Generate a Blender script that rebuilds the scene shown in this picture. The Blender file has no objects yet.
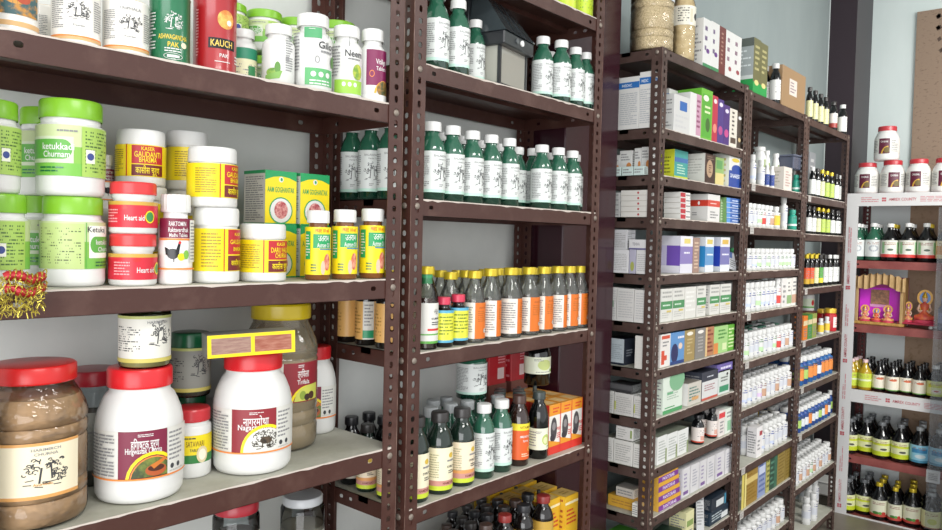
import bpy, math, random
from mathutils import Vector, Matrix, Euler

SC = bpy.context.scene
COL = SC.collection
PI = math.pi
rad = math.radians

# ------------------------------------------------------------------ camera
F_PX, YAW, PITCH, ROLL = 746.2, 0.71292, 0.035234, 0.022882
EYE = Vector((0, 0, 1.9))
_v = Vector((math.cos(YAW) * math.cos(PITCH), math.sin(YAW) * math.cos(PITCH), -math.sin(PITCH)))
_r0 = _v.cross(Vector((0, 0, 1))).normalized()
_u0 = _r0.cross(_v)
_r = math.cos(ROLL) * _r0 + math.sin(ROLL) * _u0
_u = -math.sin(ROLL) * _r0 + math.cos(ROLL) * _u0
cd = bpy.data.cameras.new('camera')
cam = bpy.data.objects.new('camera', cd)
COL.objects.link(cam)
cd.sensor_width = 36
cd.lens = 36 * F_PX / 942
cd.clip_start = 0.02
cd.clip_end = 60
cam.matrix_world = Matrix(((_r.x, _u.x, -_v.x, EYE.x), (_r.y, _u.y, -_v.y, EYE.y), (_r.z, _u.z, -_v.z, EYE.z), (0, 0, 0, 1)))
SC.camera = cam

# ------------------------------------------------------------------ world, lamps, exposure
w = bpy.data.worlds.new('world')
SC.world = w
w.use_nodes = True
bg = w.node_tree.nodes['Background']
bg.inputs[0].default_value = (0.97, 0.985, 1.0, 1)
bg.inputs[1].default_value = 1.15


def area(name, loc, target, sx, sy, power, color=(1, 1, 1)):
    l = bpy.data.lights.new(name, 'AREA')
    l.shape = 'RECTANGLE'
    l.size, l.size_y = sx, sy
    l.energy = power
    l.color = color
    o = bpy.data.objects.new(name, l)
    COL.objects.link(o)
    o.location = loc
    o.rotation_euler = (Vector(target) - Vector(loc)).to_track_quat('-Z', 'Y').to_euler()
    return o


area('ceiling_fill_light', (0.5, -0.8, 3.6), (1.0, 1.0, 1.2), 1.3, 0.4, 26, (1, 0.985, 0.95))  # unseen area lights added overhead as fill
area('ceiling_fill_light', (3.6, -1.2, 3.6), (4.2, 1.0, 1.0), 1.3, 0.4, 24, (1, 0.985, 0.95))
area('ceiling_fill_light', (4.4, -0.6, 3.0), (6.3, 0.7, 1.1), 1.3, 0.4, 40, (1, 0.985, 0.95))  # extra light added to brighten the white-edged rack and end wall
area('daylight_fill', (-2.6, -1.6, 1.7), (3.0, 0.9, 1.2), 4.0, 2.6, 120, (0.985, 0.99, 1.0))  # area light added at the left, standing in for unseen shopfront daylight

SC.view_settings.view_transform = 'Standard'
SC.view_settings.look = 'None'
SC.view_settings.exposure = 0.27
SC.view_settings.gamma = 1.0
SC.view_settings.use_curve_mapping = False
SC.cycles.max_bounces = 8
SC.cycles.transparent_max_bounces = 16
SC.cycles.use_denoising = True
SC.cycles.caustics_reflective = False
SC.cycles.caustics_refractive = False


# ------------------------------------------------------------------ materials
def lin(hx):
    hx = hx.lstrip('#')
    hx = ''.join(q * 2 for q in hx) if len(hx) == 3 else hx
    c = [int(hx[i:i + 2], 16) / 255 for i in (0, 2, 4)]
    return tuple((x / 12.92 if x <= 0.04045 else ((x + 0.055) / 1.055) ** 2.4) for x in c) + (1,)


MATS = {}


def M(hx, rough=0.5, spec=0.5, metal=0.0, coat=0.0, trans=0.0, bump=0.0, bscale=200, var=None, vscale=8, vlo=.4, vhi=.65, stretch=None, sss=0):
    key = (hx, rough, spec, metal, coat, trans, bump, bscale, var, vscale, vlo, vhi, stretch, sss)
    if key in MATS:
        return MATS[key]
    m = bpy.data.materials.new('paint_' + hx.strip('#'))
    m.use_nodes = True
    nt = m.node_tree
    b = nt.nodes['Principled BSDF']
    b.inputs['Base Color'].default_value = lin(hx)
    b.inputs['Roughness'].default_value = rough
    b.inputs['Specular IOR Level'].default_value = spec
    b.inputs['Metallic'].default_value = metal
    b.inputs['Coat Weight'].default_value = coat
    b.inputs['Coat Roughness'].default_value = 0.08
    b.inputs['Transmission Weight'].default_value = trans
    if bump or var:
        tc = nt.nodes.new('ShaderNodeTexCoord')
        src = tc.outputs['Object']
        if stretch:
            mp = nt.nodes.new('ShaderNodeMapping')
            mp.inputs['Scale'].default_value = stretch
            nt.links.new(src, mp.inputs[0])
            src = mp.outputs[0]
    if var:
        n = nt.nodes.new('ShaderNodeTexNoise')
        n.inputs['Scale'].default_value = vscale
        n.inputs['Detail'].default_value = 6
        n.inputs['Roughness'].default_value = 0.62
        nt.links.new(src, n.inputs['Vector'])
        cr = nt.nodes.new('ShaderNodeValToRGB')
        cr.color_ramp.elements[0].position = vlo
        cr.color_ramp.elements[0].color = lin(hx)
        cr.color_ramp.elements[1].position = vhi
        cr.color_ramp.elements[1].color = lin(var)
        nt.links.new(n.outputs['Fac'], cr.inputs[0])
        nt.links.new(cr.outputs[0], b.inputs['Base Color'])
    if bump:
        n2 = nt.nodes.new('ShaderNodeTexNoise')
        n2.inputs['Scale'].default_value = bscale
        n2.inputs['Detail'].default_value = 4
        nt.links.new(src, n2.inputs['Vector'])
        bp = nt.nodes.new('ShaderNodeBump')
        bp.inputs['Strength'].default_value = bump
        bp.inputs['Distance'].default_value = 0.004
        nt.links.new(n2.outputs['Fac'], bp.inputs['Height'])
        nt.links.new(bp.outputs[0], b.inputs['Normal'])
    MATS[key] = m
    return m


def clear(hx='#ffffff', refl=1.45, rough=0.05, bump=0.0, bscale=60, haze=0.0, hcol='#b0a894'):
    key = ('clear', hx, refl, rough, bump, haze, hcol)
    if key in MATS:
        return MATS[key]
    m = bpy.data.materials.new('clear_' + hx.strip('#'))
    m.use_nodes = True
    nt = m.node_tree
    out = nt.nodes['Material Output']
    nt.nodes.remove(nt.nodes['Principled BSDF'])
    tr = nt.nodes.new('ShaderNodeBsdfTransparent')
    tr.inputs[0].default_value = lin(hx)
    gl = nt.nodes.new('ShaderNodeBsdfGlossy')
    gl.inputs['Roughness'].default_value = rough
    fr = nt.nodes.new('ShaderNodeFresnel')
    fr.inputs[0].default_value = refl
    mx = nt.nodes.new('ShaderNodeMixShader')
    nt.links.new(fr.outputs[0], mx.inputs[0])
    if haze:
        df = nt.nodes.new('ShaderNodeBsdfDiffuse')
        df.inputs[0].default_value = lin(hcol)
        m0 = nt.nodes.new('ShaderNodeMixShader')
        m0.inputs[0].default_value = haze
        nt.links.new(tr.outputs[0], m0.inputs[1])
        nt.links.new(df.outputs[0], m0.inputs[2])
        nt.links.new(m0.outputs[0], mx.inputs[1])
    else:
        nt.links.new(tr.outputs[0], mx.inputs[1])
    nt.links.new(gl.outputs[0], mx.inputs[2])
    nt.links.new(mx.outputs[0], out.inputs[0])
    if bump:
        tc = nt.nodes.new('ShaderNodeTexCoord')
        n2 = nt.nodes.new('ShaderNodeTexNoise')
        n2.inputs['Scale'].default_value = bscale
        nt.links.new(tc.outputs['Object'], n2.inputs['Vector'])
        bp = nt.nodes.new('ShaderNodeBump')
        bp.inputs['Strength'].default_value = bump
        bp.inputs['Distance'].default_value = 0.01
        nt.links.new(n2.outputs['Fac'], bp.inputs['Height'])
        nt.links.new(bp.outputs[0], gl.inputs['Normal'])
        nt.links.new(bp.outputs[0], fr.inputs['Normal'])
    MATS[key] = m
    return m


BROWN = M('#462821', 0.42, 0.45, var='#664b42', vscale=9, vlo=.5, vhi=.9, bump=.12, bscale=60)
BROWN_D = M('#2a1d1f', 0.55, 0.4)
BROWN2 = M('#46342f', 0.45, 0.45, var='#5f4d47', vscale=8, vlo=.45, vhi=.8, bump=.12, bscale=60)
EDGE = M('#c9beb4', 0.6)
LINER = M('#a9a899', 0.75, 0.3, var='#c4c3b8', vscale=7, vlo=.35, vhi=.7)
STEEL = M('#8a7f75', 0.45, metal=0.4)
WHITE = M('#dfdfdc', 0.33)
WHITE2 = M('#d2d2cf', 0.4)
LABW = M('#dcdbd4', 0.45)
INK = M('#3c3d40', 0.6)
INKL = M('#8b8b8c', 0.6)
BLACK = M('#0d0d0f', 0.25)


# ------------------------------------------------------------------ mesh building
class MB:
    def __init__(s):
        s.v, s.f, s.m, s.mats = [], [], [], []

    def mi(s, mat):
        if mat not in s.mats:
            s.mats.append(mat)
        return s.mats.index(mat)

    def face(s, pts, mat):
        n = len(s.v)
        s.v += [tuple(p) for p in pts]
        s.f.append(tuple(range(n, n + len(pts))))
        s.m.append(s.mi(mat))

    def poly(s, verts, faces, mat):
        n = len(s.v)
        s.v += [tuple(p) for p in verts]
        k = s.mi(mat)
        for f in faces:
            s.f.append(tuple(n + i for i in f))
            s.m.append(k)
        return s

    def box(s, x0, y0, z0, x1, y1, z1, mat, bev=0.0, mx=None):
        b = min(bev, (x1 - x0) / 3, (y1 - y0) / 3, (z1 - z0) / 3)
        if b <= 0:
            vs = [(x, y, z) for z in (z0, z1) for (x, y) in ((x0, y0), (x1, y0), (x1, y1), (x0, y1))]
            fs = [(3, 2, 1, 0), (4, 5, 6, 7), (0, 1, 5, 4), (1, 2, 6, 5), (2, 3, 7, 6), (3, 0, 4, 7)]
        else:
            vs = []
            for z, i in ((z0, b), (z0 + b, 0), (z1 - b, 0), (z1, b)):
                a0, a1, c0, c1 = x0 + i, x1 - i, y0 + i, y1 - i
                q = b if i == 0 else b * .4
                vs += [(a0 + q, c0, z), (a1 - q, c0, z), (a1, c0 + q, z), (a1, c1 - q, z), (a1 - q, c1, z), (a0 + q, c1, z), (a0, c1 - q, z), (a0, c0 + q, z)]
            fs = [tuple(range(7, -1, -1)), tuple(range(24, 32))]
            for L in range(3):
                for i in range(8):
                    j = (i + 1) % 8
                    fs.append((L * 8 + i, L * 8 + j, L * 8 + 8 + j, L * 8 + 8 + i))
        if mx is not None:
            vs = [mx @ Vector(p) for p in vs]
        s.poly(vs, fs, mat)
        return s

    def lathe(s, prof, mat, n=28, c=(0, 0), close=True, mats=None, a0=0, rib=0):
        """prof = [(r,z)...] from bottom to top"""
        vs, fs, ms = [], [], []
        for (r, z) in prof:
            for i in range(n):
                a = a0 + 2 * PI * i / n
                rr = r * (1 - (rib if i % 2 else 0))
                vs.append((c[0] + rr * math.cos(a), c[1] + rr * math.sin(a), z))
        base = len(s.v)
        s.v += vs
        for k in range(len(prof) - 1):
            mk = s.mi(mats[k] if mats else mat)
            for i in range(n):
                j = (i + 1) % n
                s.f.append((base + k * n + i, base + k * n + j, base + (k + 1) * n + j, base + (k + 1) * n + i))
                s.m.append(mk)
        if close:
            if prof[0][0] > 1e-5:
                s.f.append(tuple(base + i for i in range(n - 1, -1, -1)))
                s.m.append(s.mi(mats[0] if mats else mat))
            if prof[-1][0] > 1e-5:
                L = (len(prof) - 1) * n
                s.f.append(tuple(base + L + i for i in range(n)))
                s.m.append(s.mi(mats[-1] if mats else mat))
        return s

    def tube(s, pts, r, mat, n=8, closed=False):
        pts = [Vector(p) for p in pts]
        rs = r if isinstance(r, (list, tuple)) else [r] * len(pts)
        vs, fs = [], []
        N = len(pts)
        for k, p in enumerate(pts):
            a = pts[(k - 1) % N] if (k > 0 or closed) else p
            b = pts[(k + 1) % N] if (k < N - 1 or closed) else p
            t = (b - a).normalized()
            up = Vector((0, 0, 1)) if abs(t.z) < .9 else Vector((1, 0, 0))
            x = t.cross(up).normalized()
            y = t.cross(x)
            for i in range(n):
                q = 2 * PI * i / n
                vs.append(p + x * math.cos(q) * rs[k] + y * math.sin(q) * rs[k])
        for k in range(N - (0 if closed else 1)):
            for i in range(n):
                j = (i + 1) % n
                k2 = (k + 1) % N
                fs.append((k * n + i, k2 * n + i, k2 * n + j, k * n + j))
        if not closed:
            fs.append(tuple(range(n)))
            fs.append(tuple((N - 1) * n + i for i in range(n - 1, -1, -1)))
        s.poly(vs, fs, mat)
        return s

    def holed(s, fr, L, W, holes, th, mat, edge=None):
        """strip 0..L x 0..W in frame fr(s,t,n), n outward; holes=[(s,t,hs,ht)] half sizes, sorted along s"""
        def ring(cs, ct, hs, ht):
            q = .55
            return [(cs - hs, ct - ht * q), (cs - hs * q, ct - ht), (cs + hs * q, ct - ht), (cs + hs, ct - ht * q),
                    (cs + hs, ct + ht * q), (cs + hs * q, ct + ht), (cs - hs * q, ct + ht), (cs - hs, ct + ht * q)]
        cuts = [0]
        for i in range(len(holes) - 1):
            cuts.append((holes[i][0] + holes[i + 1][0]) / 2)
        cuts.append(L)
        for side, flip in ((0, False), (-th, True)):
            for i, h in enumerate(holes or []):
                a, b = cuts[i], cuts[i + 1]
                rg = ring(*h)
                ou = [(a, 0), (a + (b - a) * .2, 0), (b - (b - a) * .2, 0), (b, 0), (b, W), (b - (b - a) * .2, W), (a + (b - a) * .2, W), (a, W)]
                vs = [fr(p[0], p[1], side) for p in ou] + [fr(p[0], p[1], side) for p in rg]
                fs = [(k, (k + 1) % 8, 8 + (k + 1) % 8, 8 + k) for k in range(8)]
                if flip:
                    fs = [f[::-1] for f in fs]
                s.poly(vs, fs, mat)
            if not holes:
                f = [fr(0, 0, side), fr(L, 0, side), fr(L, W, side), fr(0, W, side)]
                s.face(f[::-1] if flip else f, mat)
        for h in holes or []:
            rg = ring(*h)
            vs = [fr(p[0], p[1], 0) for p in rg] + [fr(p[0], p[1], -th) for p in rg]
            s.poly(vs, [((k + 1) % 8, k, 8 + k, 8 + (k + 1) % 8) for k in range(8)], edge or mat)
        for (p, q) in (((0, 0), (L, 0)), ((L, 0), (L, W)), ((L, W), (0, W)), ((0, W), (0, 0))):
            s.face([fr(p[0], p[1], 0), fr(p[0], p[1], -th), fr(q[0], q[1], -th), fr(q[0], q[1], 0)], edge or mat)
        return s

    # ---- printed decals
    def decal(s, fr, items, curved=0, eps=0.0003):
        """fr(u,v,n)->point; curved = radius for subdivision"""
        n = eps
        for it in items:
            k = it[0]
            if k == 'r':
                _, u0, v0, u1, v1, mat = it
                st = max(1, int(math.ceil(abs(u1 - u0) / (curved * .08)))) if curved else 1
                vs = []
                for i in range(st + 1):
                    u = u0 + (u1 - u0) * i / st
                    vs += [fr(u, v0, n), fr(u, v1, n)]
                s.poly(vs, [(2 * i, 2 * i + 2, 2 * i + 3, 2 * i + 1) for i in range(st)], mat)
            elif k == 'e':
                _, cu, cv, ru, rv, mat = it
                N = 10
                vs = []
                for i in range(N + 1):
                    c_ = math.cos(PI * (1 - i / N))
                    h_ = rv * math.sqrt(max(0, 1 - c_ * c_)) + 1e-6
                    vs += [fr(cu + ru * c_, cv - h_, n), fr(cu + ru * c_, cv + h_, n)]
                s.poly(vs, [(2 * i, 2 * i + 2, 2 * i + 3, 2 * i + 1) for i in range(N)], mat)
            elif k == 'o':      # ring
                _, cu, cv, ru, rv, th, mat = it
                N = 22
                vs = []
                for i in range(N):
                    a = 2 * PI * i / N
                    vs += [fr(cu + ru * math.cos(a), cv + rv * math.sin(a), n), fr(cu + (ru - th) * math.cos(a), cv + (rv - th) * math.sin(a), n)]
                s.poly(vs, [(2 * i, (2 * i + 2) % (2 * N), (2 * i + 3) % (2 * N), 2 * i + 1) for i in range(N)], mat)
            elif k == 'p':      # polygon
                _, pts, mat = it
                us = sorted({round(u, 6) for u, v in pts} | {min(u for u, v in pts) + (max(u for u, v in pts) - min(u for u, v in pts)) * q / 8 for q in range(9)})
                vs = []
                for u in us:
                    hits = []
                    for q in range(len(pts)):
                        a, b = pts[q], pts[(q + 1) % len(pts)]
                        if min(a[0], b[0]) - 1e-9 <= u <= max(a[0], b[0]) + 1e-9:
                            hits += [a[1], b[1]] if abs(a[0] - b[0]) < 1e-9 else [a[1] + (b[1] - a[1]) * (u - a[0]) / (b[0] - a[0])]
                    hits = hits or [pts[0][1]]
                    vs += [fr(u, min(hits) - 1e-6, n), fr(u, max(hits) + 1e-6, n)]
                s.poly(vs, [(2 * i, 2 * i + 2, 2 * i + 3, 2 * i + 1) for i in range(len(us) - 1)], mat)
            elif k == 'a':      # arc band
                _, cu, cv, r0, r1, t0, t1, mat = it
                N = 10
                vs = []
                for i in range(N + 1):
                    a = rad(t0 + (t1 - t0) * i / N)
                    vs += [fr(cu + r0 * math.cos(a), cv + r0 * math.sin(a), n), fr(cu + r1 * math.cos(a), cv + r1 * math.sin(a), n)]
                s.poly(vs, [(2 * i, 2 * i + 1, 2 * i + 3, 2 * i + 2) for i in range(N)], mat)
            elif k == 't':      # text centred at cu, cv, cap height h
                _, txt, cu, cv, h, mat = it[:6]
                wd = it[6] if len(it) > 6 else None
                vs2, fs, tw = text_mesh(txt)
                sx = h if wd is None else wd / max(tw, 1e-6)
                s.poly([fr(cu + (x - tw / 2) * sx, cv + (y - .5) * h, n) for x, y in vs2], fs, mat)
            elif k == 'l':      # block of small print
                _, u0, v0, u1, v1, rows, mat = it[:7]
                rnd = random.Random(int(abs(u0 * 9999) + rows * 31 + abs(v0) * 7777))
                rh = (v1 - v0) / rows
                for r in range(rows):
                    v = v1 - (r + .5) * rh
                    u = u0
                    end = u1 if rnd.random() < .6 else u0 + (u1 - u0) * rnd.uniform(.55, .95)
                    while u < end - 1e-6:
                        e = min(end, u + (u1 - u0) * rnd.uniform(.1, .3))
                        s.face([fr(u, v - rh * .22, n), fr(e, v - rh * .22, n), fr(e, v + rh * .22, n), fr(u, v + rh * .22, n)], mat)
                        u = e + (u1 - u0) * .03
            elif k == 's':      # line drawing of trees in an oval
                _, cu, cv, ru, rv, mat, seed = it
                rnd = random.Random(seed)
                wv = ru * .055

                def stroke(a, b, ww=wv):
                    d = Vector((b[0] - a[0], b[1] - a[1]))
                    if d.length < 1e-6:
                        return
                    p = Vector((-d.y, d.x)).normalized() * ww / 2
                    s.face([fr(a[0] - p.x, a[1] - p.y, n), fr(b[0] - p.x, b[1] - p.y, n), fr(b[0] + p.x, b[1] + p.y, n), fr(a[0] + p.x, a[1] + p.y, n)], mat)
                for q in range(46):
                    a = rnd.uniform(-.35, 1.15) * PI
                    k_ = rnd.uniform(.35, 1)
                    x, y = cu + ru * k_ * math.cos(a), cv + rv * k_ * math.sin(a)
                    b = rnd.uniform(0, 2 * PI)
                    rr = ru * rnd.uniform(.06, .15)
                    pr = None
                    for e in range(4):
                        pt = (x + rr * math.cos(b + e * 1.1), y + rr * math.sin(b + e * 1.1))
                        if pr:
                            stroke(pr, pt)
                        pr = pt
                stroke((cu - ru * .3, cv - rv * .75), (cu - ru * .2, cv + rv * .3), wv * 1.6)
                stroke((cu + ru * .25, cv - rv * .5), (cu + ru * .2, cv + rv * .4), wv * 1.4)
                stroke((cu - ru * .5, cv - rv * .1), (cu + ru * .5, cv + rv * .15), wv)
                for q in range(9):
                    x = cu - ru + 2 * ru * rnd.random() * .8
                    y = cv - rv * rnd.uniform(.5, .95)
                    stroke((x, y), (x + ru * .35, y + rv * rnd.uniform(-.1, .1)))
            n += 0.00015
        return s

    def build(s, name, parent=None, smooth=40, loc=None):
        me = bpy.data.meshes.new(name)
        me.from_pydata([tuple(p) for p in s.v], [], s.f)
        for m in s.mats:
            me.materials.append(m)
        me.polygons.foreach_set('material_index', s.m)
        if smooth:
            me.polygons.foreach_set('use_smooth', [True] * len(s.f))
            me.set_sharp_from_angle(angle=rad(smooth))
        me.update()
        o = bpy.data.objects.new(name, me)
        COL.objects.link(o)
        if parent:
            o.parent = parent
        if loc:
            o.location = loc
        return o


_T = {}


def text_mesh(txt):
    if txt in _T:
        return _T[txt]
    cu = bpy.data.curves.new('t', 'FONT')
    cu.body = txt
    cu.size = 1.0
    cu.resolution_u = 2
    cu.offset = 0.012
    o = bpy.data.objects.new('t', cu)
    COL.objects.link(o)
    dg = bpy.context.evaluated_depsgraph_get()
    me = bpy.data.meshes.new_from_object(o.evaluated_get(dg))
    vs = [(v.co.x, v.co.y) for v in me.vertices]
    fs = [tuple(p.vertices) for p in me.polygons]
    bpy.data.objects.remove(o)
    bpy.data.curves.remove(cu)
    bpy.data.meshes.remove(me)
    if not vs:
        vs, fs = [(0, 0), (.5, 0), (.5, .7)], [(0, 1, 2)]
    x0, x1 = min(v[0] for v in vs), max(v[0] for v in vs)
    k = 1 / .72
    vs = [((v[0] - x0) * k, v[1] * k) for v in vs]
    _T[txt] = (vs, fs, (x1 - x0) * k)
    return _T[txt]


def cyl(r, z0=0.0):
    return lambda u, v, n: Vector(((r + n) * math.sin(u / r), -(r + n) * math.cos(u / r), z0 + v))


def flat(o, du, dv, dn):
    o, du, dv, dn = Vector(o), Vector(du), Vector(dv), Vector(dn)
    return lambda u, v, n: o + du * u + dv * v + dn * n


# ------------------------------------------------------------------ scene bookkeeping
def tag(o, label=None, cat=None, group=None, kind=None):
    if label:
        o['label'] = label
    if cat:
        o['category'] = cat
    if group:
        o['group'] = group
    if kind:
        o['kind'] = kind
    return o


def empty(name):
    o = bpy.data.objects.new(name, None)
    o.empty_display_size = .02
    COL.objects.link(o)
    return o


def copy_tree(o, parent=None):
    c = o.copy()
    COL.objects.link(c)
    c.parent = parent
    for ch in [x for x in KIDS.get(o.name, [])]:
        copy_tree(ch, c)
    return c


KIDS = {}
PROTO = {}


def place(key, build, loc, rz, label, cat, group=None, tilt=None, scale=None):
    """first call builds the thing, later calls copy it with its parts"""
    if key not in PROTO:
        o = build()
        PROTO[key] = o

        def walk(x):
            KIDS[x.name] = list(x.children)
            for c in x.children:
                walk(c)
        walk(o)
    else:
        o = copy_tree(PROTO[key])
        for k in ('label', 'category', 'group'):
            if k in o:
                del o[k]
    o.location = loc
    o.rotation_euler = tilt if tilt else (0, 0, rz)
    if scale:
        o.scale = scale
    tag(o, label, cat, group)
    return o


NAT = {}
STOCK = {}      # everything standing on a shelf: (rack, level) -> entries, used by settle()


def nat(key, o):
    if key not in NAT:
        ms = list(o.children) if o.type == 'EMPTY' else [o]
        vs = [v.co for c in ms for v in c.data.vertices]
        ys = [v.y for v in vs]
        NAT[key] = (2 * max(abs(v.x) for v in vs), max(v.z for v in vs), o.type != 'EMPTY', min(ys), max(ys))
    return NAT[key]


def register(o, key, k, sh):
    w0, h0, isbox, ya, yb = nat(key, o)
    R = RACKS[k]
    d = Vector(o.location) - R['o']
    c, s_ = math.cos(R['a']), math.sin(R['a'])
    lx, ly = c * d.x + s_ * d.y, -s_ * d.x + c * d.y
    z0 = o.location.z
    STOCK.setdefault((k, sh), []).append(dict(o=o, x=lx, y=ly, r=w0 * o.scale.x / 2, z0=z0, z1=z0 + h0 * o.scale.z, box=isbox, w=w0 * o.scale.x, y0=ya * o.scale.y, y1=yb * o.scale.y, ox=lx, oy=ly))


def settle():
    """nudge things on a shelf apart where they would touch, and keep them between the rack's lips"""
    for (k, sh), L in STOCK.items():
        R = RACKS[k]
        top = R['z'][sh - 1] - .0185 if sh > 0 else 99
        for e in L:
            if e['z1'] > top and not e.get('low'):
                f = (top - e['z0']) / (e['z1'] - e['z0'])
                if f > .3:
                    e['o'].scale.z *= f
                    e['z1'] = top
        D = [e for e in L if not e['box']]
        B = [e for e in L if e['box']]
        for it in range(80):
            moved = False
            for i, a in enumerate(D):
                for b in D[i + 1:]:
                    if a['z0'] > b['z1'] - .002 or b['z0'] > a['z1'] - .002:
                        continue
                    dx, dy = b['x'] - a['x'], b['y'] - a['y']
                    q = math.hypot(dx, dy)
                    m_ = a['r'] + b['r'] + .0012
                    if q < m_:
                        if q < 1e-5:
                            dx, dy, q = 1, 0, 1
                        p = (m_ - q) / 2 * .9
                        a['x'] -= dx / q * p; a['y'] -= dy / q * p
                        b['x'] += dx / q * p; b['y'] += dy / q * p
                        moved = True
                for b in B:
                    if a['z0'] > b['z1'] - .002 or b['z0'] > a['z1'] - .002:
                        continue
                    x0, x1 = b['x'] - b['w'] / 2 - a['r'] - .001, b['x'] + b['w'] / 2 + a['r'] + .001
                    y0, y1 = b['y'] + b['y0'] - a['r'] - .001, b['y'] + b['y1'] + a['r'] + .001
                    if x0 < a['x'] < x1 and y0 < a['y'] < y1:
                        c_ = [(a['x'] - x0, 'x', x0), (x1 - a['x'], 'x', x1), (a['y'] - y0, 'y', y0), (y1 - a['y'], 'y', y1)]
                        g_, ax, v_ = min(c_)
                        a[ax] += (v_ - a[ax]) * .6
                        moved = True
                w_ = R['w'] + 0
                a['x'] = min(max(a['x'], a['r'] + .005), w_ - a['r'] - .005)
                a['y'] = min(max(a['y'], a['r'] + .0105), R['d'] - a['r'] - .0105)
            if not moved:
                break
        for it in range(3):
            for i, a in enumerate(D):
                for b in D[i + 1:]:
                    if a['z0'] > b['z1'] - .002 or b['z0'] > a['z1'] - .002:
                        continue
                    q = math.hypot(b['x'] - a['x'], b['y'] - a['y'])
                    m_ = a['r'] + b['r'] + .0006
                    if q < m_:
                        f = max(q / m_, .82)
                        for e in (a, b):
                            e['r'] *= f
                            e['o'].scale.x *= f
                            e['o'].scale.y *= f
                for b in B:
                    if a['z0'] > b['z1'] - .002 or b['z0'] > a['z1'] - .002:
                        continue
                    gx = abs(a['x'] - b['x']) - b['w'] / 2
                    gy = max(b['y'] + b['y0'] - a['y'], a['y'] - b['y'] - b['y1'])
                    g_ = max(gx, gy)
                    if 0 < g_ < a['r']:
                        f = max((g_ - .0004) / a['r'], .75)
                        a['r'] *= f
                        a['o'].scale.x *= f
                        a['o'].scale.y *= f
        c, s_ = math.cos(R['a']), math.sin(R['a'])
        for e in D:
            e['o'].location.x = R['o'].x + c * e['x'] - s_ * e['y']
            e['o'].location.y = R['o'].y + s_ * e['x'] + c * e['y']


def put(key, build, k, sh, px, dy, wpx, hpx, rz, label, cat, group=None, dz=0.0, tilt=None):
    """stand a thing on a shelf with the width and height it shows in the photo (sizes in metres follow from its distance); returns the height of its top"""
    mid = (hpx or 60) / 2 / 400
    loc, ppm = spot(k, sh, px, dy, dz, mid)
    o = place(key, build, loc, rz, label, cat, group, tilt)
    w0, h0 = nat(key, o)[:2]
    sx = wpx / ppm / w0 * math.cos(math.atan((px - 471) / F_PX)) if wpx else 1
    sz = hpx / ppm / h0 if hpx else sx
    o.scale = (sx, sx, sz)
    if not tilt:
        register(o, key, k, sh)
    return dz + h0 * sz + .0004


# ------------------------------------------------------------------ racks (front-left corner, direction, width, depth, shelf heights)
FZ = 1.9
RACKS = {}


def rack_def(k, x, y, ang, width, depth, zs):
    RACKS[k] = dict(o=Vector((x, y, 0)), a=ang, w=width, d=depth, z=[z + FZ for z in zs])


def loc_to_world(k, lx, ly, z):
    R = RACKS[k]
    c, s_ = math.cos(R['a']), math.sin(R['a'])
    return Vector((R['o'].x + c * lx - s_ * ly, R['o'].y + s_ * lx + c * ly, z))


def project(P):
    d = P - EYE
    k = d.dot(_v)
    return 471 + F_PX * d.dot(_r) / k, 265 - F_PX * d.dot(_u) / k, F_PX / k


def spot(k, sh, px, dy, dz=0.0, hh=0.08):
    """a point on shelf sh of rack k, dy behind the front edge, standing where the photo's column px falls"""
    z = RACKS[k]['z'][sh] + dz + SHELF_T
    lo, hi = -3.0, 6.0
    for _ in range(40):
        m = (lo + hi) / 2
        P = loc_to_world(k, m, dy, z + hh)
        d = P - EYE
        x = project(P)[0] if d.dot(_v) > .05 else (-9999 if k != 'C' else 9999)
        if x < px:
            lo = m
        else:
            hi = m
    P = loc_to_world(k, lo, dy, z)
    return P, project(P)[2]


SHELF_T = 0.0022
th = -0.0315
UW = .93
rack_def('1', 1.30 - UW * math.cos(th), 1.36 - UW * math.sin(th), th, UW, .33, [.326, -.106, -.530, -.93])
rack_def('2', 1.334, 1.36, 0, .906, .33, [.753, .446, .098, -.301, -.709, -1.03])
rack_def('3', 2.68, 1.362, 0, .895, .32, [.759, .451, .266, .099, -.127, -.322, -.506, -.704, -.904, -1.102, -1.31])
rack_def('4', 3.59, 1.364, 0, .885, .32, [.744, .301, .089, -.131, -.339, -.579, -.818, -1.109, -1.334, -1.58])
rack_def('5', 4.485, 1.366, 0, .885, .32, [.737, .295, .072, -.248, -.557, -.831, -1.112, -1.43, -1.752])
# the white-edged rack turns the corner: local x runs from its left end towards the camera side
rack_def('C', 5.75, 1.455, -PI / 2, 1.25, .42, [.318, 0, 0, 0, 0, 0])
LIP = .040
FL = .045


def slots(L, pitch=.030, first=.02):
    n = int((L - first) / pitch)
    out = []
    for i in range(n):
        tall = i % 2 == 0
        out.append((first + i * pitch, FL / 2, .0085 if tall else .0068, .0056 if tall else .0066))
    return out


def bolt(mb, c, nrm, r=.0085):
    c, nrm = Vector(c), Vector(nrm)
    q = nrm.to_track_quat('Z', 'Y').to_matrix()
    vs = []
    for (rr, h) in ((r, 0), (r, .002), (r * .72, .0042), (r * .3, .005)):
        for i in range(8):
            a = 2 * PI * i / 8
            vs.append(c + q @ Vector((rr * math.cos(a), rr * math.sin(a), h)))
    fs = [(L * 8 + i, L * 8 + (i + 1) % 8, L * 8 + 8 + (i + 1) % 8, L * 8 + 8 + i) for L in range(3) for i in range(8)] + [tuple(range(24, 32))]
    mb.poly(vs, fs, STEEL)


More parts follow.
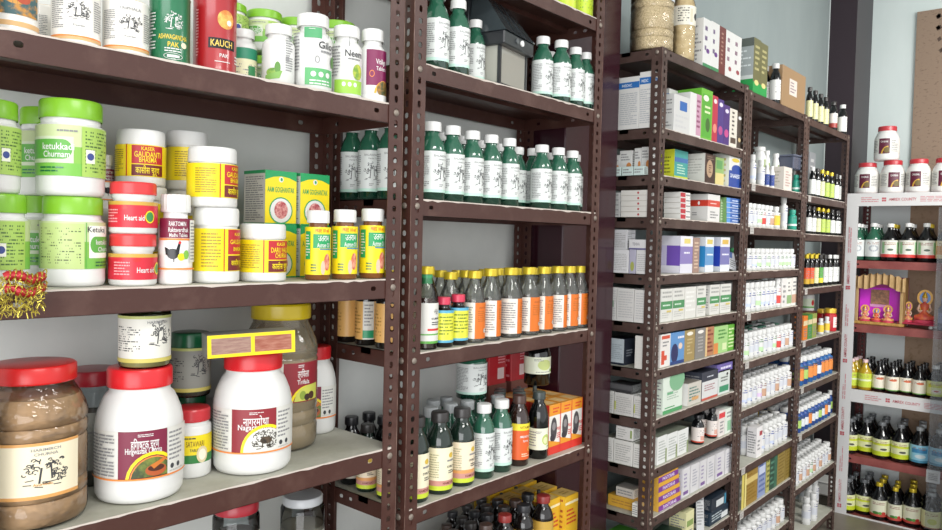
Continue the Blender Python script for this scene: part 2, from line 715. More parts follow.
def build_rack(k, label, top, brown, bottom=0.0, liner_tops=True, liner=LINER, lipedge=None, lip=LIP, red=None):
    R = RACKS[k]
    root = empty('slotted_angle_rack')
    root.location = R['o']
    root.rotation_euler = (0, 0, R['a'])
    tag(root, label, 'shelving rack')
    W, D = R['w'], R['d']
    for (cx, cy, sx, sy) in ((0, 0, 1, 1), (W, 0, -1, 1), (0, D, 1, -1), (W, D, -1, -1)):
        mb = MB()
        L = top - bottom
        hs = slots(L)
        # front/back flange in the x direction, then the side flange in the y direction
        if (sx > 0) == (sy > 0):
            mb.holed(lambda s, t, n, cx=cx, cy=cy, sx=sx, sy=sy: Vector((cx + sx * t, cy - sy * n, bottom + s)), L, FL, hs, .0022, brown)
            mb.holed(lambda s, t, n, cx=cx, cy=cy, sx=sx, sy=sy: Vector((cx - sx * n, cy + sy * (FL - t), bottom + s)), L, FL - .0022, hs, .0022, brown)
        else:
            mb.holed(lambda s, t, n, cx=cx, cy=cy, sx=sx, sy=sy: Vector((cx + sx * (FL - t), cy - sy * n, bottom + s)), L, FL, hs, .0022, brown)
            mb.holed(lambda s, t, n, cx=cx, cy=cy, sx=sx, sy=sy: Vector((cx - sx * n, cy + sy * t + .0022 * sy, bottom + s)), L, FL - .0022, hs, .0022, brown)
        if sy > 0:   # worn bright arris
            mb.box(cx - .0008 if sx > 0 else cx - .0004, -.0008, bottom, cx + .0004 if sx > 0 else cx + .0008, .0004, top, WORN)
        p = mb.build('post', root, smooth=0)
        if sy > 0:
            for z in R['z']:
                b = MB()
                bolt(b, (cx + sx * FL / 2, 0, z - lip / 2 + .004), (0, -1, 0))
                b.build('bolt', p)
                if sx > 0:
                    b = MB()
                    bolt(b, (cx, FL / 2, z - lip / 2 + .004), (-1, 0, 0))
                    b.build('bolt', p)
    for i, z in enumerate(R['z']):
        mb = MB()
        g = .0026
        x0, x1, y0, y1 = g, W - g, g, D - g
        mb.box(x0, y0, z - .0012, x1, y1, z, brown)
        nh = [(.075, lip * .55, .0075, .0055), (W - .085, lip * .55, .0075, .0055)]
        mb.holed(lambda s, t, n: Vector((x0 + s, y0 - n + 0.0, z - lip + t)), x1 - x0, lip, nh, .0015, brown)
        mb.holed(lambda s, t, n: Vector((x1 - s, y1 + n, z - lip + t)), x1 - x0, lip, nh, .0015, brown)
        sh = [(.07, lip * .55, .0075, .0055), (.11, lip * .55, .0065, .005), (D - .07, lip * .55, .0075, .0055)]
        mb.holed(lambda s, t, n: Vector((x0 - n, y1 - s, z - lip + t)), y1 - y0, lip, sh[::1], .0015, brown)
        mb.holed(lambda s, t, n: Vector((x1 + n, y0 + s, z - lip + t)), y1 - y0, lip, sh, .0015, brown)
        mb.box(x0, y0, z - lip, x1, y0 + .006, z - lip + .0015, brown)
        mb.box(x0, y1 - .006, z - lip, x1, y1, z - lip + .0015, brown)
        # stiffening channel under the tray
        mb.box(x0, D / 2 - .02, z - .016, x1, D / 2 + .02, z - .0012, brown)
        s_ = mb.build('shelf', root, smooth=0)
        if i > 0 or liner_tops:
            lm = MB()
            rnd = random.Random(i + ord(k) * 7)
            n = 46
            vs = []
            for q in range(n + 1):
                x = x0 + (x1 - x0) * q / n
                jag = .0012 + (rnd.random() ** 3) * .0035
                vs += [(x, y0 - .0012, z - jag), (x, y0 - .0012, z + .0018), (x, y0 + .006, z + .0018), (x, y1, z + .0018)]
            fs = []
            for q in range(n):
                for e in range(3):
                    fs.append((q * 4 + e, q * 4 + 4 + e, q * 4 + 5 + e, q * 4 + 1 + e))
            lm.poly(vs, fs, liner)
            for idx in range(len(lm.f)):
                if idx % 3 == 0:
                    lm.m[idx] = lm.mi(EDGE)
            o = lm.build('liner', s_, smooth=0)
            o['label'] = 'pale dusty sheet lining the shelf'
    return root


WORN = M('#8f766b', 0.45, var='#4f322b', vscale=14, vlo=.4, vhi=.6)
RACKS['C']['z'] = [z + FZ for z in (.375, -.089, -.539, -1.003, -1.469, -1.897)]
RACKS['C']['o'].y = 1.445


# ------------------------------------------------------------------ the room
def setting(name, mb, smooth=0, label=None):
    o = mb.build(name, smooth=smooth)
    o['kind'] = 'structure'
    if label:
        o['label'] = label
        o['category'] = 'room'
    return o


WALLM = M('#dcddd9', 0.8, 0.25, var='#c8cbc7', vscale=2.2, vlo=.35, vhi=.75, bump=.25, bscale=14)
WALL_C = M('#dde7e5', 0.8, 0.25, var='#cddad8', vscale=1.6, vlo=.3, vhi=.75, stretch=(1, 1, .35))
MAROON = M('#331820', 0.2, 0.35, coat=.15)
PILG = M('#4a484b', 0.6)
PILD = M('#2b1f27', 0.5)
FLOORM = M('#6b6358', 0.4, var='#7b7367', vscale=3)
mb = MB(); mb.box(-1.6, 1.72, 0, 2.45, 1.9, 4.6, WALLM); mb.box(2.4501, 1.72, 0, 6.9, 1.9, 4.6, M('#98a2a2', 0.8, 0.25, var='#8a9595', vscale=1.8, vlo=.3, vhi=.75, stretch=(1, 1, .35))); setting('wall_back', mb)  # right bay of the pale blue wall coloured darker to stand for dim light
mb = MB(); mb.box(6.53, -3.4, 0, 6.7, 1.72, 4.6, WALL_C); setting('wall_right', mb)
mb = MB(); mb.box(-1.75, -4.0, -.1, 6.9, 1.9, 0, FLOORM); setting('floor', mb)
mb = MB(); mb.box(-1.75, -3.4, 4.6, 6.9, 1.9, 4.7, M('#c9cdca', .85)); setting('ceiling', mb)
mb = MB()
mb.box(2.262, 1.52, 0, 2.635, 1.7199, 4.5999, MAROON, bev=.004)
setting('wall_pillar', mb)
mb = MB()
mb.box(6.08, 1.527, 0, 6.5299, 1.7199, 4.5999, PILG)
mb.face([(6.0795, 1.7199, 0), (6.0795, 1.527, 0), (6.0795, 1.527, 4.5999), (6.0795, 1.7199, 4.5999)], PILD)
mb.face([(6.078, 1.7199, 0), (6.078, 1.714, 0), (6.078, 1.714, 4.5999), (6.078, 1.7199, 4.5999)], M('#cfd6d4', .8))
setting('wall_pillar', mb)


def on_end_wall(px, py, x=6.528):
    d = _v + _r * ((px - 471) / F_PX) - _u * ((py - 265) / F_PX)
    return EYE + d * (x / d.x)


# brown board fixed to the end wall
p0 = on_end_wall(918, 13)
mb = MB()
zt = p0.z
CARD = M('#94806f', 0.8, .2, var='#7d6a5c', vscale=38, vlo=.56, vhi=.66, bump=.1, bscale=80, stretch=(1, .8, 1.6))
mb.box(6.5, -1.4, 0.06, 6.5299, p0.y, zt, CARD)
rnd = random.Random(5)
for i in range(16):   # a column of dark handwriting-like flecks down the board
    zz = zt - .05 - i * .085
    for q in range(3):
        yy = p0.y - .14 - .02 * (i * .6) + rnd.uniform(-.03, .03)
        mb.face([(6.4995, yy, zz), (6.4995, yy - .02, zz + .015), (6.4995, yy - .03, zz - .01), (6.4995, yy - .01, zz - .025)], M('#54433a', .8))
o = mb.build('wall_board', smooth=0)
tag(o, 'brown speckled board fixed on the pale end wall behind the white-edged rack', 'board')

# unseen lamp housings added over the aisle to go with the fill lights
for (x, y) in ((.5, -.8), (3.6, -1.2), (4.4, -.2)):
    t = empty('added_ceiling_lamp')
    t.location = (x, y, 4.6)
    mb = MB(); mb.box(-.68, -.2, -.14, .68, .2, 0, WHITE, bev=.01); mb.build('housing', t, smooth=0)
    tag(t, 'added unseen lamp housing on the ceiling above the aisle', 'lamp', 'added lamp housings over the aisle')

# ------------------------------------------------------------------ racks
build_rack('1', 'brown slotted-angle rack at the far left, nearest, with wide jars', 3.15, BROWN, liner_tops=True, lip=.047)
build_rack('2', 'brown slotted-angle rack left of the maroon pillar, filled with syrup bottles', 2.97, BROWN, lip=.043)
build_rack('3', 'brown slotted-angle rack right of the maroon pillar, filled with medicine boxes', RACKS['3']['z'][0] + .002, BROWN2, liner_tops=False)
build_rack('4', 'brown slotted-angle rack between the box rack and the corner rack', RACKS['4']['z'][0] + .002, BROWN2, liner_tops=False)
build_rack('5', 'brown slotted-angle rack in the far corner beside the white-edged rack', RACKS['5']['z'][0] + .002, BROWN2, liner_tops=False)


# ------------------------------------------------------------------ product builders
def ps(pts, R, H):
    return [(r * R, z * H) for r, z in pts]


def vessel(name, R, H, kind='straight', body=WHITE, lid=WHITE, lidR=None, lidH=None, neck=None, label=None, lab_r=1.0, n=32, rib=.012, shell=None, content=None, fill=.8, band=None, lidname='lid', cuts=None):
    """a jar or bottle standing on its base: parts body, lid, label (and contents inside a clear wall)"""
    lidH = lidH or H * .16
    lidR = lidR or R * .9
    nk = lidR * .93
    hb = H - lidH * .25
    if kind == 'straight':        # tub with a short shoulder
        pr = [(0, 0), (R * .9, 0), (R * .97, H * .012), (R, H * .04), (R, hb - lidH - R * .12), (R * .97, hb - lidH - R * .04), (nk, hb - lidH), (nk, hb)]
    elif kind == 'bulge':         # collar under the lid, groove, then body
        y = hb - lidH
        pr = [(0, 0), (R * .88, 0), (R * .97, H * .02), (R, H * .06), (R, y * .74), (R * .985, y * .775), (R * .93, y * .79), (R * .93, y * .81), (R * .97, y * .83), (R * .975, y * .93), (R * .93, y * .985), (nk, y), (nk, hb)]
    elif kind == 'barrel':        # big rounded shoulder
        y = hb - lidH
        pr = [(0, 0), (R * .82, 0), (R * .93, H * .015), (R * .99, H * .05), (R, H * .1), (R, y * .66), (R * .985, y * .74), (R * .94, y * .82), (R * .86, y * .9), (R * .79, y * .96), (nk, y), (nk, hb)]
    elif kind == 'waist':         # small jar with pinched neck under lid
        y = hb - lidH
        pr = [(0, 0), (R * .92, 0), (R, H * .04), (R, y * .74), (R * .96, y * .8), (R * .82, y * .88), (R * .84, y * .95), (nk, y), (nk, hb)]
    elif kind == 'pet':           # clear jar with grooves
        y = hb - lidH
        pr = [(0, 0), (R * .85, 0), (R * .96, H * .02), (R, H * .06)]
        for g in (.2, .31, .62, .73):
            pr += [(R, y * (g - .02)), (R * .965, y * g), (R, y * (g + .02))]
        pr += [(R, y * .8), (R * .95, y * .86), (R * .86, y * .93), (nk, y), (nk, hb)]
    elif kind == 'bottle':        # syrup bottle
        nr = R * .52
        lidR = R * .66
        lidH = R * .78
        y = H - lidH * 1.3
        pr = [(0, 0), (R * .9, 0), (R, H * .02), (R, y * .72), (R * .985, y * .76), (R * .92, y * .82), (R * .78, y * .9), (R * .62, y * .955), (nr, y * .985), (nr, H - lidH * .3)]
    elif kind == 'long':          # liqueur-like sloping neck
        nr = R * .44
        lidR = R * .64
        lidH = R * .7
        y = H - lidH
        pr = [(0, 0), (R * .9, 0), (R, H * .02), (R, y * .66), (R * .97, y * .7), (R * .84, y * .78), (R * .62, y * .88), (nr * 1.1, y * .95), (nr, y), (nr, H - lidH * .3)]
    elif kind == 'tonic':         # long narrow neck
        nr = R * .34
        lidR = R * .42
        lidH = R * .55
        y = H - lidH
        pr = [(0, 0), (R * .9, 0), (R, H * .02), (R, y * .62), (R * .96, y * .67), (R * .8, y * .74), (R * .55, y * .83), (nr * 1.2, y * .91), (nr, y * .95), (nr, H - lidH * .3)]
    elif kind == 'pill':          # tablet bottle
        y = hb - lidH
        pr = [(0, 0), (R * .92, 0), (R, H * .02), (R, y * .82), (R * .97, y * .88), (R * .84, y * .94), (nk * .9, y * .975), (nk * .86, y), (nk * .86, hb)]
    elif kind == 'can':
        pr = [(0, 0), (R, 0), (R * 1.02, .003), (R, .006), (R, H - .006), (R * 1.02, H - .003), (R * .99, H)]
    root = empty(name)
    b = MB()
    if shell:
        b.lathe(pr, shell, n=n)
    elif band:
        b.lathe(pr, body, n=n, mats=[band if (pr[i][1] + pr[i + 1][1]) / 2 < fill * H else body for i in range(len(pr) - 1)])
    else:
        b.lathe(pr, body, n=n)
    b.build('body', root, smooth=50)
    if content:
        c = MB()
        pc = []
        for r, z in pr:
            z2 = max(z, .0025)
            if z2 <= fill * H:
                pc.append((max(r - .0016, 0), z2))
        rl = pc[-1][0]
        for i in range(len(pr) - 1):
            if pr[i][1] <= fill * H < pr[i + 1][1]:
                t = (fill * H - pr[i][1]) / (pr[i + 1][1] - pr[i][1])
                rl = pr[i][0] + t * (pr[i + 1][0] - pr[i][0]) - .0016
        pc += [(rl, fill * H), (0, fill * H)]
        c.lathe(pc, content, n=n)
        c.build('contents', root, smooth=50)
    if kind != 'can':
        l = MB()
        z0, z1 = H - lidH, H
        l.lathe([(lidR * .985, z0), (lidR, z0 + lidH * .06), (lidR, z0 + lidH * .12)], lid, n=n, close=False)
        l.lathe([(lidR, z0 + lidH * .12), (lidR * .995, z1 - lidH * .14), (lidR * .95, z1 - lidH * .02), (lidR * .9, z1), (0, z1)], lid, n=max(n, 40) if rib and n > 20 else n, rib=rib)
        l.build(lidname, root, smooth=35)
    else:
        l = MB()
        l.lathe([(R * .985, H - .004), (R * .96, H + .0015), (0, H + .001)], lid, n=n)
        l.build('lid', root)
    if label:
        d = MB()
        d.decal(cyl(R * lab_r + .0003), label, curved=R)
        d.build('label', root, smooth=30)
    return root


def carton(name, w, d, h, base, front=None, left=None, top=None, right=None, bev=.0008):
    """a printed box; local front is -y; front-bottom-centre at the origin"""
    m = MB()
    m.box(-w / 2, 0, 0, w / 2, d, h, base, bev=bev)
    if front:
        m.decal(flat((0, 0, 0), (1, 0, 0), (0, 0, 1), (0, -1, 0)), front)
    if left:
        m.decal(flat((-w / 2, d / 2, 0), (0, -1, 0), (0, 0, 1), (-1, 0, 0)), left)
    if right:
        m.decal(flat((w / 2, d / 2, 0), (0, 1, 0), (0, 0, 1), (1, 0, 0)), right)
    if top:
        m.decal(flat((0, 0, h), (1, 0, 0), (0, 1, 0), (0, 0, 1)), top)
    return m.build(name, smooth=0)


ORD = 'first second third fourth fifth sixth seventh eighth ninth tenth eleventh twelfth thirteenth fourteenth fifteenth sixteenth seventeenth eighteenth nineteenth twentieth'.split()

# ================================================================== LEFT RACK, top visible shelf
LIME = M('#7fb92e', .3)
GRN = M('#5fa845', .4)
RED = M('#d02a2c', .28)
YEL = M('#f0d81c', .4)
CRIM = M('#b8242c', .42)
MARO = M('#7a1f3c', .42)
DGREEN = M('#0f6a42', .3, coat=.4)
ORANGE = M('#e98a3c', .42)
GOLDC = M('#c9a83c', .28, metal=.6)
AMBER = M('#b98b3a', .35)


def sketch_tin(seed):
    def f():
        R, H = .053, .15
        c = 2 * PI * R
        L = [('r', -c / 2, .02, c / 2, .024, ORANGE), ('r', -c / 2, .013, c / 2, .0195, M('#d9ae78', .4)),
             ('s', .006 + seed * .001, .088, .026, .024, INK, seed), ('t', 'Powder', .008, .05, .006, INKL),
             ('l', -.06, .04, -.026, .12, 16, INKL), ('l', .042, .04, .07, .12, 14, INKL), ('t', 'TRIPHALA', .008, .125, .008, INKL)]
        return vessel('medicine_tin', R, H, 'can', body=M('#e9e6df', .3, coat=.4), lid=M('#cbb58f', .35), label=L, n=40)
    return f


def picture_tin():
    R, H = .058, .15
    c = 2 * PI * R
    L = [('r', -c / 2, .018, c / 2, .03, M('#d9ae78', .4)), ('r', -.05, .045, .06, .14, M('#3c5f63', .4, var='#c58b3c', vscale=45, vlo=.45, vhi=.6)),
         ('e', 0, .1, .03, .03, M('#d99a42', .4)), ('e', .018, .085, .016, .012, M('#b34a2c', .4)), ('l', -.1, .04, -.06, .13, 12, INKL)]
    return vessel('medicine_tin', R, H, 'can', body=M('#e9e6df', .3, coat=.4), lid=M('#cbb58f', .35), label=L, n=40)


def green_tin():
    R, H = .047, .165
    y = M('#e8c93c', .4)
    L = [('t', 'ASHWAGANDHA', .004, .062, .012, y, .07), ('t', 'PAK', .004, .044, .012, y, .026), ('s', .004, .1, .022, .022, WHITE, 8),
         ('e', .03, .045, .008, .007, M('#e7dcc0', .5)), ('l', -.016, .025, .022, .037, 2, WHITE), ('o', .004, .016, .022, .008, .0012, WHITE), ('r', -.01, .013, .018, .019, WHITE),
         ('l', -.065, .03, -.038, .12, 12, WHITE)]
    return vessel('medicine_tin', R, H, 'can', body=DGREEN, lid=M('#b9b2a0', .3, metal=.6), label=L, n=40)


def red_tin():
    R, H = .047, .165
    L = [('r', -.014, .048, .05, .07, BLACK), ('t', 'KAUCH', .016, .0595, .014, M('#e7c65a', .4), .05), ('e', .025, .11, .02, .02, M('#cf7a34', .4, var='#e8c060', vscale=60)),
         ('e', .032, .104, .006, .006, M('#f1e8cf', .4)), ('l', -.045, .03, -.038, .13, 16, M('#e3a0a0', .5)), ('r', .0, .02, .035, .0215, WHITE), ('t', 'PAK', .02, .034, .008, WHITE),
         ('l', .05, .02, .07, .04, 3, WHITE)]
    return vessel('medicine_tin', R, H, 'can', body=M('#a3171f', .3, coat=.5), lid=M('#c9b48a', .3, metal=.5), label=L, n=40)


def P(k, sh, px, dy, dz=0, hh=.06):
    return spot(k, sh, px, dy, dz, hh)[0]


YW = rad(-16)    # turn things on the left rack a little towards the aisle's left
put('tin_pic', picture_tin, '1', 0, 10, .075, 60, 62, rad(-8), 'white tin with a coloured picture, leftmost on the top visible shelf of the left rack', 'tin')
put('tin_s1', sketch_tin(1), '1', 0, 76, .065, 51, 58, rad(-22), 'white sketch-printed tin right of the coloured picture tin on the top left shelf', 'tin')
put('tin_s2', sketch_tin(4), '1', 0, 126, .065, 48, 54, rad(-22), 'white sketch-printed tin directly left of the dark green tin', 'tin')
put('tin_s2', None, '1', 0, 47, .2, 42, 50, rad(10), 'white sketch-printed tin half hidden behind its neighbours at the top left', 'tin')
put('tin_g', green_tin, '1', 0, 170, .06, 42, 68, rad(-22), 'dark green tin with yellow lettering between white and red tins', 'tin')
put('tin_r', red_tin, '1', 0, 215, .06, 45, 77, rad(-30), 'glossy red tin with a black name band on the top left shelf', 'tin')


def herb_bottle(cap, gcol, word, leafy, lab='bottom'):
    def f():
        R, H = .033, .128
        g = M(gcol, .42)
        if lab == 'blue':
            L = [('r', -.022, .085, .008, .102, M('#4fa06a', .4)), ('r', -.02, .008, .034, .036, M('#5fae6e', .4)), ('e', -.006, .026, .0045, .0045, WHITE), ('e', .007, .026, .0045, .0045, WHITE), ('e', .02, .026, .0045, .0045, WHITE),
                 ('l', -.012, .008, .03, .018, 2, WHITE), ('t', 'Giloy', .02, .075, .012, INK), ('l', .006, .06, .032, .068, 1, INKL), ('e', .034, .05, .007, .01, M('#4d7d34', .5)), ('r', .02, .088, .0212, .102, INK),
                 ('l', -.045, .03, -.03, .095, 12, INKL), ('o', .0, .05, .004, .006, .0012, INKL), ('l', -.014, .098, -.004, .1, 1, WHITE)]
        elif lab == 'neem':
            L = [('r', -.033, .006, .034, .03, g), ('e', -.012, .022, .004, .004, WHITE), ('e', .0, .022, .004, .004, WHITE), ('e', .012, .022, .004, .004, WHITE),
                 ('t', 'Neem', .01, .077, .012, INK), ('l', -.004, .064, .024, .07, 1, INKL), ('e', .018, .045, .012, .014, M('#6f9a3a', .5, var='#c7cc4c', vscale=90)), ('r', -.002, .088, -.001, .105, INK), ('l', -.04, .035, -.02, .09, 10, INKL)]
        elif lab == 'leaf':
            L = [('e', -.012, .026, .016, .009, M('#5d8f3e', .5, var='#93b552', vscale=120)), ('e', -.004, .036, .006, .012, M('#5d8f3e', .5)), ('p', [(-.03, .02), (.006, .03), (.0, .014), (-.03, .01)], M('#7fae55', .5)),
                 ('l', .012, .03, .03, .1, 14, INKL), ('r', .012, .05, .02, .06, INKL)]
        else:
            L = [('r', -.026, .028, .035, .09, M('#7c2050', .4)), ('t', word, .012, .07, .009, WHITE, .03), ('t', 'Tablets', .012, .058, .007, WHITE), ('o', -.012, .048, .006, .006, .0012, ORANGE),
                 ('a', .02, .01, .022, .027, 10, 170, M('#e9a83c', .4)), ('e', .02, .022, .02, .014, M('#3f4a2c', .5, var='#b3803c', vscale=90)), ('r', -.036, .0, .04, .012, WHITE)]
        return vessel('tablet_bottle', R, H, 'pill', body=WHITE, lid=WHITE, lidR=R * .82, lidH=.021, label=L, n=36, rib=.03)
    return f


put('hb_leaf', herb_bottle(0, '#8cc63a', '', 0, 'leaf'), '1', 0, 279, .07, 33, 61, rad(-30), 'white tablet bottle with a green leaf print, left of the tallest white bottle', 'bottle')
put('hb_blue', herb_bottle(0, '#8cc63a', '', 0, 'blue'), '1', 0, 314, .05, 41, 76, rad(-24), 'tall white tablet bottle with green panels in front row, largest of the white ones', 'bottle')
put('hb_neem', herb_bottle(0, '#9acb4a', '', 0, 'neem'), '1', 0, 347, .055, 32, 71, rad(-26), 'white tablet bottle with a lime base band beside the maroon-labelled one', 'bottle')
put('hb_mar', herb_bottle(0, '#9acb4a', 'Vitiligo', 0, 'mar'), '1', 0, 373, .04, 28, 72, rad(-22), 'white tablet bottle with a maroon label at the right end of the top left shelf', 'bottle')


def teal_bottle():
    R, H = .033, .13
    L = [('r', -.04, .01, .05, .085, M('#e6e4bd', .4)), ('r', -.04, .06, .05, .085, M('#2f8b6a', .4)), ('l', -.03, .02, .04, .05, 5, INKL), ('r', .0, .022, .02, .045, M('#3f8b5a', .4))]
    return vessel('tablet_bottle', R, H, 'pill', body=WHITE, lid=WHITE, lidR=R * .82, lidH=.02, label=L, n=30, rib=.03)


put('hb_teal', teal_bottle, '1', 0, 243, .13, 29, 56, rad(-10), 'white tablet bottle with a teal and cream label tucked behind the red tin', 'bottle')


def lime_jar(R, H, mirrored=False, word='ketukkadi', low=False):
    c = 2 * PI * R

    def f():
        pale = M('#cfe0a0', .45)
        u0 = -.018 if not low else -.065
        L = [('r', -c * .48, H * .2, c * .48, H * .72, M('#84b84c', .42)), ('r', -c * .48, H * .5, c * .48, H * .72, M('#c3cf9c', .42)), ('r', -c * .48, H * .2, c * .48, H * .33, M('#77b84a', .42))]
        if not low:
            L += [('r', -c * .48, H * .33, -.006, H * .6, M('#cfd8bc', .42)), ('r', -c * .48, H * .37, -.022, H * .57, GRN), ('e', -.022, H * .47, .014, H * .1, GRN), ('t', word, -.03, H * .5, .011, WHITE, .05), ('t', 'Churnam', -.032, H * .42, .01, WHITE, .042),
                  ('l', -.06, H * .23, -.02, H * .3, 2, DGREEN), ('l', -.03, H * .64, .0, H * .68, 1, INKL),
                  ('r', .006, H * .2, .062, H * .71, M('#a3c45c', .42)), ('l', .011, H * .24, .058, H * .68, 12, M('#4d6b35', .5)), ('r', .012, H * .34, .027, H * .48, M('#e8e9d8', .5)), ('e', .0195, H * .41, .006, .006, M('#3a4a8b', .5))]
        else:
            L += [('r', -.075, H * .2, .01, H * .7, M('#b9cc84', .42)), ('l', -.07, H * .25, .004, H * .66, 13, M('#5d6b45', .5)), ('r', .018, H * .32, c * .3, H * .68, M('#eef0e4', .42)), ('t', 'Ketukaj', .036, H * .64, .01, INK),
                  ('r', .028, H * .38, .1, H * .56, GRN), ('e', .03, H * .47, .01, H * .09, GRN), ('t', 'ketukkadi', .052, H * .5, .009, WHITE, .042), ('t', 'Churnam', .056, H * .42, .008, WHITE), ('r', .012, H * .2, .0135, H * .71, GRN), ('l', .03, H * .22, .07, H * .29, 2, DGREEN)]
        return vessel('powder_jar', R, H, 'bulge', body=WHITE, lid=LIME, lidR=R * .93, lidH=H * .2, label=L, n=44, rib=.006)
    return f


# lime jars at the back of the top left shelf
small = lime_jar(.042, .098, word='Kabjikalm')
hs_ = 0
for i, px in enumerate((232, 268, 304, 343)):
    hs_ = put('lime_small', small, '1', 0, px, .235, 40, 41, rad(-30), ORD[i] + ' from left of the lower lime-lidded jars at the back of the top shelf', 'jar', 'lime-lidded jars at the back')
for i, px in enumerate((232, 268, 304, 343)):
    put('lime_small', small, '1', 0, px, .235, 40, 41, rad(-30), ORD[i] + ' from left of the upper lime-lidded jars at the back of the top shelf', 'jar', 'lime-lidded jars at the back', dz=hs_)

# ---------------- left rack, second visible shelf
big_u = lime_jar(.052, .158)
big_l = lime_jar(.054, .158, low=True)
h_ = put('lime_low', big_l, '1', 1, 73, .085, 68, 88, rad(-12), 'lime-lidded white jar, lower one of the front stack on the second shelf', 'jar')
put('lime_up', big_u, '1', 1, 71, .085, 71, 94, rad(-10), 'lime-lidded white jar, upper one of the front stack on the second shelf', 'jar', dz=h_)
h_ = put('lime_low2', lime_jar(.052, .148), '1', 1, -4, .09, 70, 93, rad(-30), 'lime-lidded white jar, lower one at the left picture edge on the second shelf', 'jar')
put('lime_up', None, '1', 1, -16, .09, 70, 92, rad(-6), 'lime-lidded white jar, upper one at the left picture edge on the second shelf', 'jar', dz=h_)
h_ = put('lime_up', None, '1', 1, 48, .23, 62, 84, rad(-6), 'lime-lidded white jar, lower one of the stack behind the front lime jars', 'jar')
put('lime_up', None, '1', 1, 48, .23, 62, 86, rad(-6), 'lime-lidded white jar, upper one of the stack behind the front lime jars', 'jar', dz=h_)


def ry_jar(R, H, lidH, shift=0.0, words=('KASER', 'GAUDANTI', 'BHASMA')):
    def f():
        z0, z1 = H * .16, H * .72
        c = 2 * PI * R
        s = shift
        r0, r1 = s - .002, s + .052
        L = [('r', -c * .48, z0, c * .48, z1, YEL), ('r', r0, z0, r1, z1, YEL), ('r', r0 + .003, z0 + (z1 - z0) * .4, r1 - .002, z1 - .001, CRIM), ('r', r0 + .003, z0 + .001, r1 - .002, z0 + (z1 - z0) * .37, M('#6e1f22', .42)),
             ('t', words[0], s + .025, z0 + (z1 - z0) * .88, .005, YEL), ('t', words[1], s + .025, z0 + (z1 - z0) * .7, .0075, YEL, .04), ('t', words[2], s + .025, z0 + (z1 - z0) * .53, .007, YEL, .026),
             ('t', 'कासीस चूर्ण', s + .025, z0 + (z1 - z0) * .2, .0085, YEL, .036),
             ('l', s - .045, z0 + .006, s - .012, z1 - .006, 11, M('#a8902c', .5)), ('r', s - .007, z0, s - .0055, z1, CRIM)]
        return vessel('medicine_jar', R, H, 'straight', body=WHITE, lid=WHITE, lidR=R * .97, lidH=lidH, label=L, n=44, rib=.006)
    return f


RY = ry_jar(.0375, .096, .024, .0)
plain = lambda: vessel('medicine_jar', .036, .07, 'straight', body=WHITE2, lid=WHITE2, lidR=.035, lidH=.02, label=[('r', -.1, .012, .1, .045, YEL)], n=36)
h_ = put('plainjar', plain, '1', 1, 138, .155, 46, 47, 0, 'white tub hidden behind the red-lidded jars, lower one', 'jar')
h_ = put('plainjar', None, '1', 1, 138, .155, 46, 47, 0, 'white tub behind the red-lidded jars, carrying the red and yellow tub', 'jar', dz=h_)
put('ryjar_b', ry_jar(.037, .075, .022, -.014), '1', 1, 138, .155, 53, 55, rad(-26), 'white tub with a red and yellow label above the red-lidded stack', 'jar', dz=h_)
h_ = put('ryjar', RY, '1', 1, 187, .2, 42, 87, rad(8), 'white tub lower in the stack behind the ribbed-cap bottle', 'jar')
put('ryjar', None, '1', 1, 187, .2, 44, 58, rad(8), 'white tub with a yellow label side, upper one behind the ribbed-cap bottle', 'jar', dz=h_)
mb_ = lambda: carton('medicine_carton', .07, .05, .16, WHITE2)


def red_small():
    R, H = .0315, .062
    g = M('#c9a045', .4)
    L = [('r', -.095, H * .12, .095, H * .56, M('#cf2638', .4)), ('r', -.095, H * .55, .095, H * .62, g), ('t', 'Heart aid', .01, H * .31, .0065, WHITE, .026), ('e', -.003, H * .5, .005, .0025, RED),
         ('l', -.034, H * .2, -.012, H * .48, 5, M('#f0a0a5', .5)), ('e', .031, H * .33, .006, .006, M('#3f8b4a', .4)), ('o', .031, H * .33, .0075, .0075, .0015, YEL)]
    return vessel('medicine_jar', R, H, 'waist', body=WHITE, lid=M('#d83a3c', .3), lidR=R * .97, lidH=H * .24, label=L, n=40, rib=.0)


h_ = put('redsmall', red_small, '1', 1, 136, .045, 50, 51, rad(-10), 'small red-lidded white jar, lower one of the narrow stack of two', 'jar')
put('redsmall', red_small, '1', 1, 136, .045, 50, 51, rad(-40), 'small red-lidded white jar, upper one of the narrow stack of two', 'jar', dz=h_)


def maroon_pill():
    R, H = .030, .12
    L = [('r', -.034, .062, .034, .088, MARO), ('t', 'RAKTOMIN', .002, .081, .006, WHITE, .03), ('t', 'Raktavardhak', .004, .073, .006, WHITE, .036), ('t', 'Madhu Tablets', .004, .066, .005, WHITE, .032), ('r', -.034, .059, .034, .0615, ORANGE),
         ('e', -.006, .041, .010, .007, BLACK), ('p', [(-.002, .043), (.004, .057), (.007, .055), (.004, .04)], BLACK), ('p', [(-.02, .05), (-.012, .047), (-.012, .038), (-.018, .04)], BLACK), ('r', -.005, .030, -.0035, .036, BLACK), ('e', .0055, .056, .0025, .002, RED), ('e', .008, .037, .006, .005, YEL), ('e', .017, .04, .005, .006, M('#7ab545', .4)),
         ('r', .024, .03, .05, .086, LABW), ('l', .026, .032, .044, .084, 12, INKL), ('r', -.034, .02, .05, .0222, ORANGE)]
    return vessel('tablet_bottle', R, H, 'pill', body=M('#efeeec', .3), lid=WHITE, lidR=R * .87, lidH=.024, label=L, n=40, rib=.05)


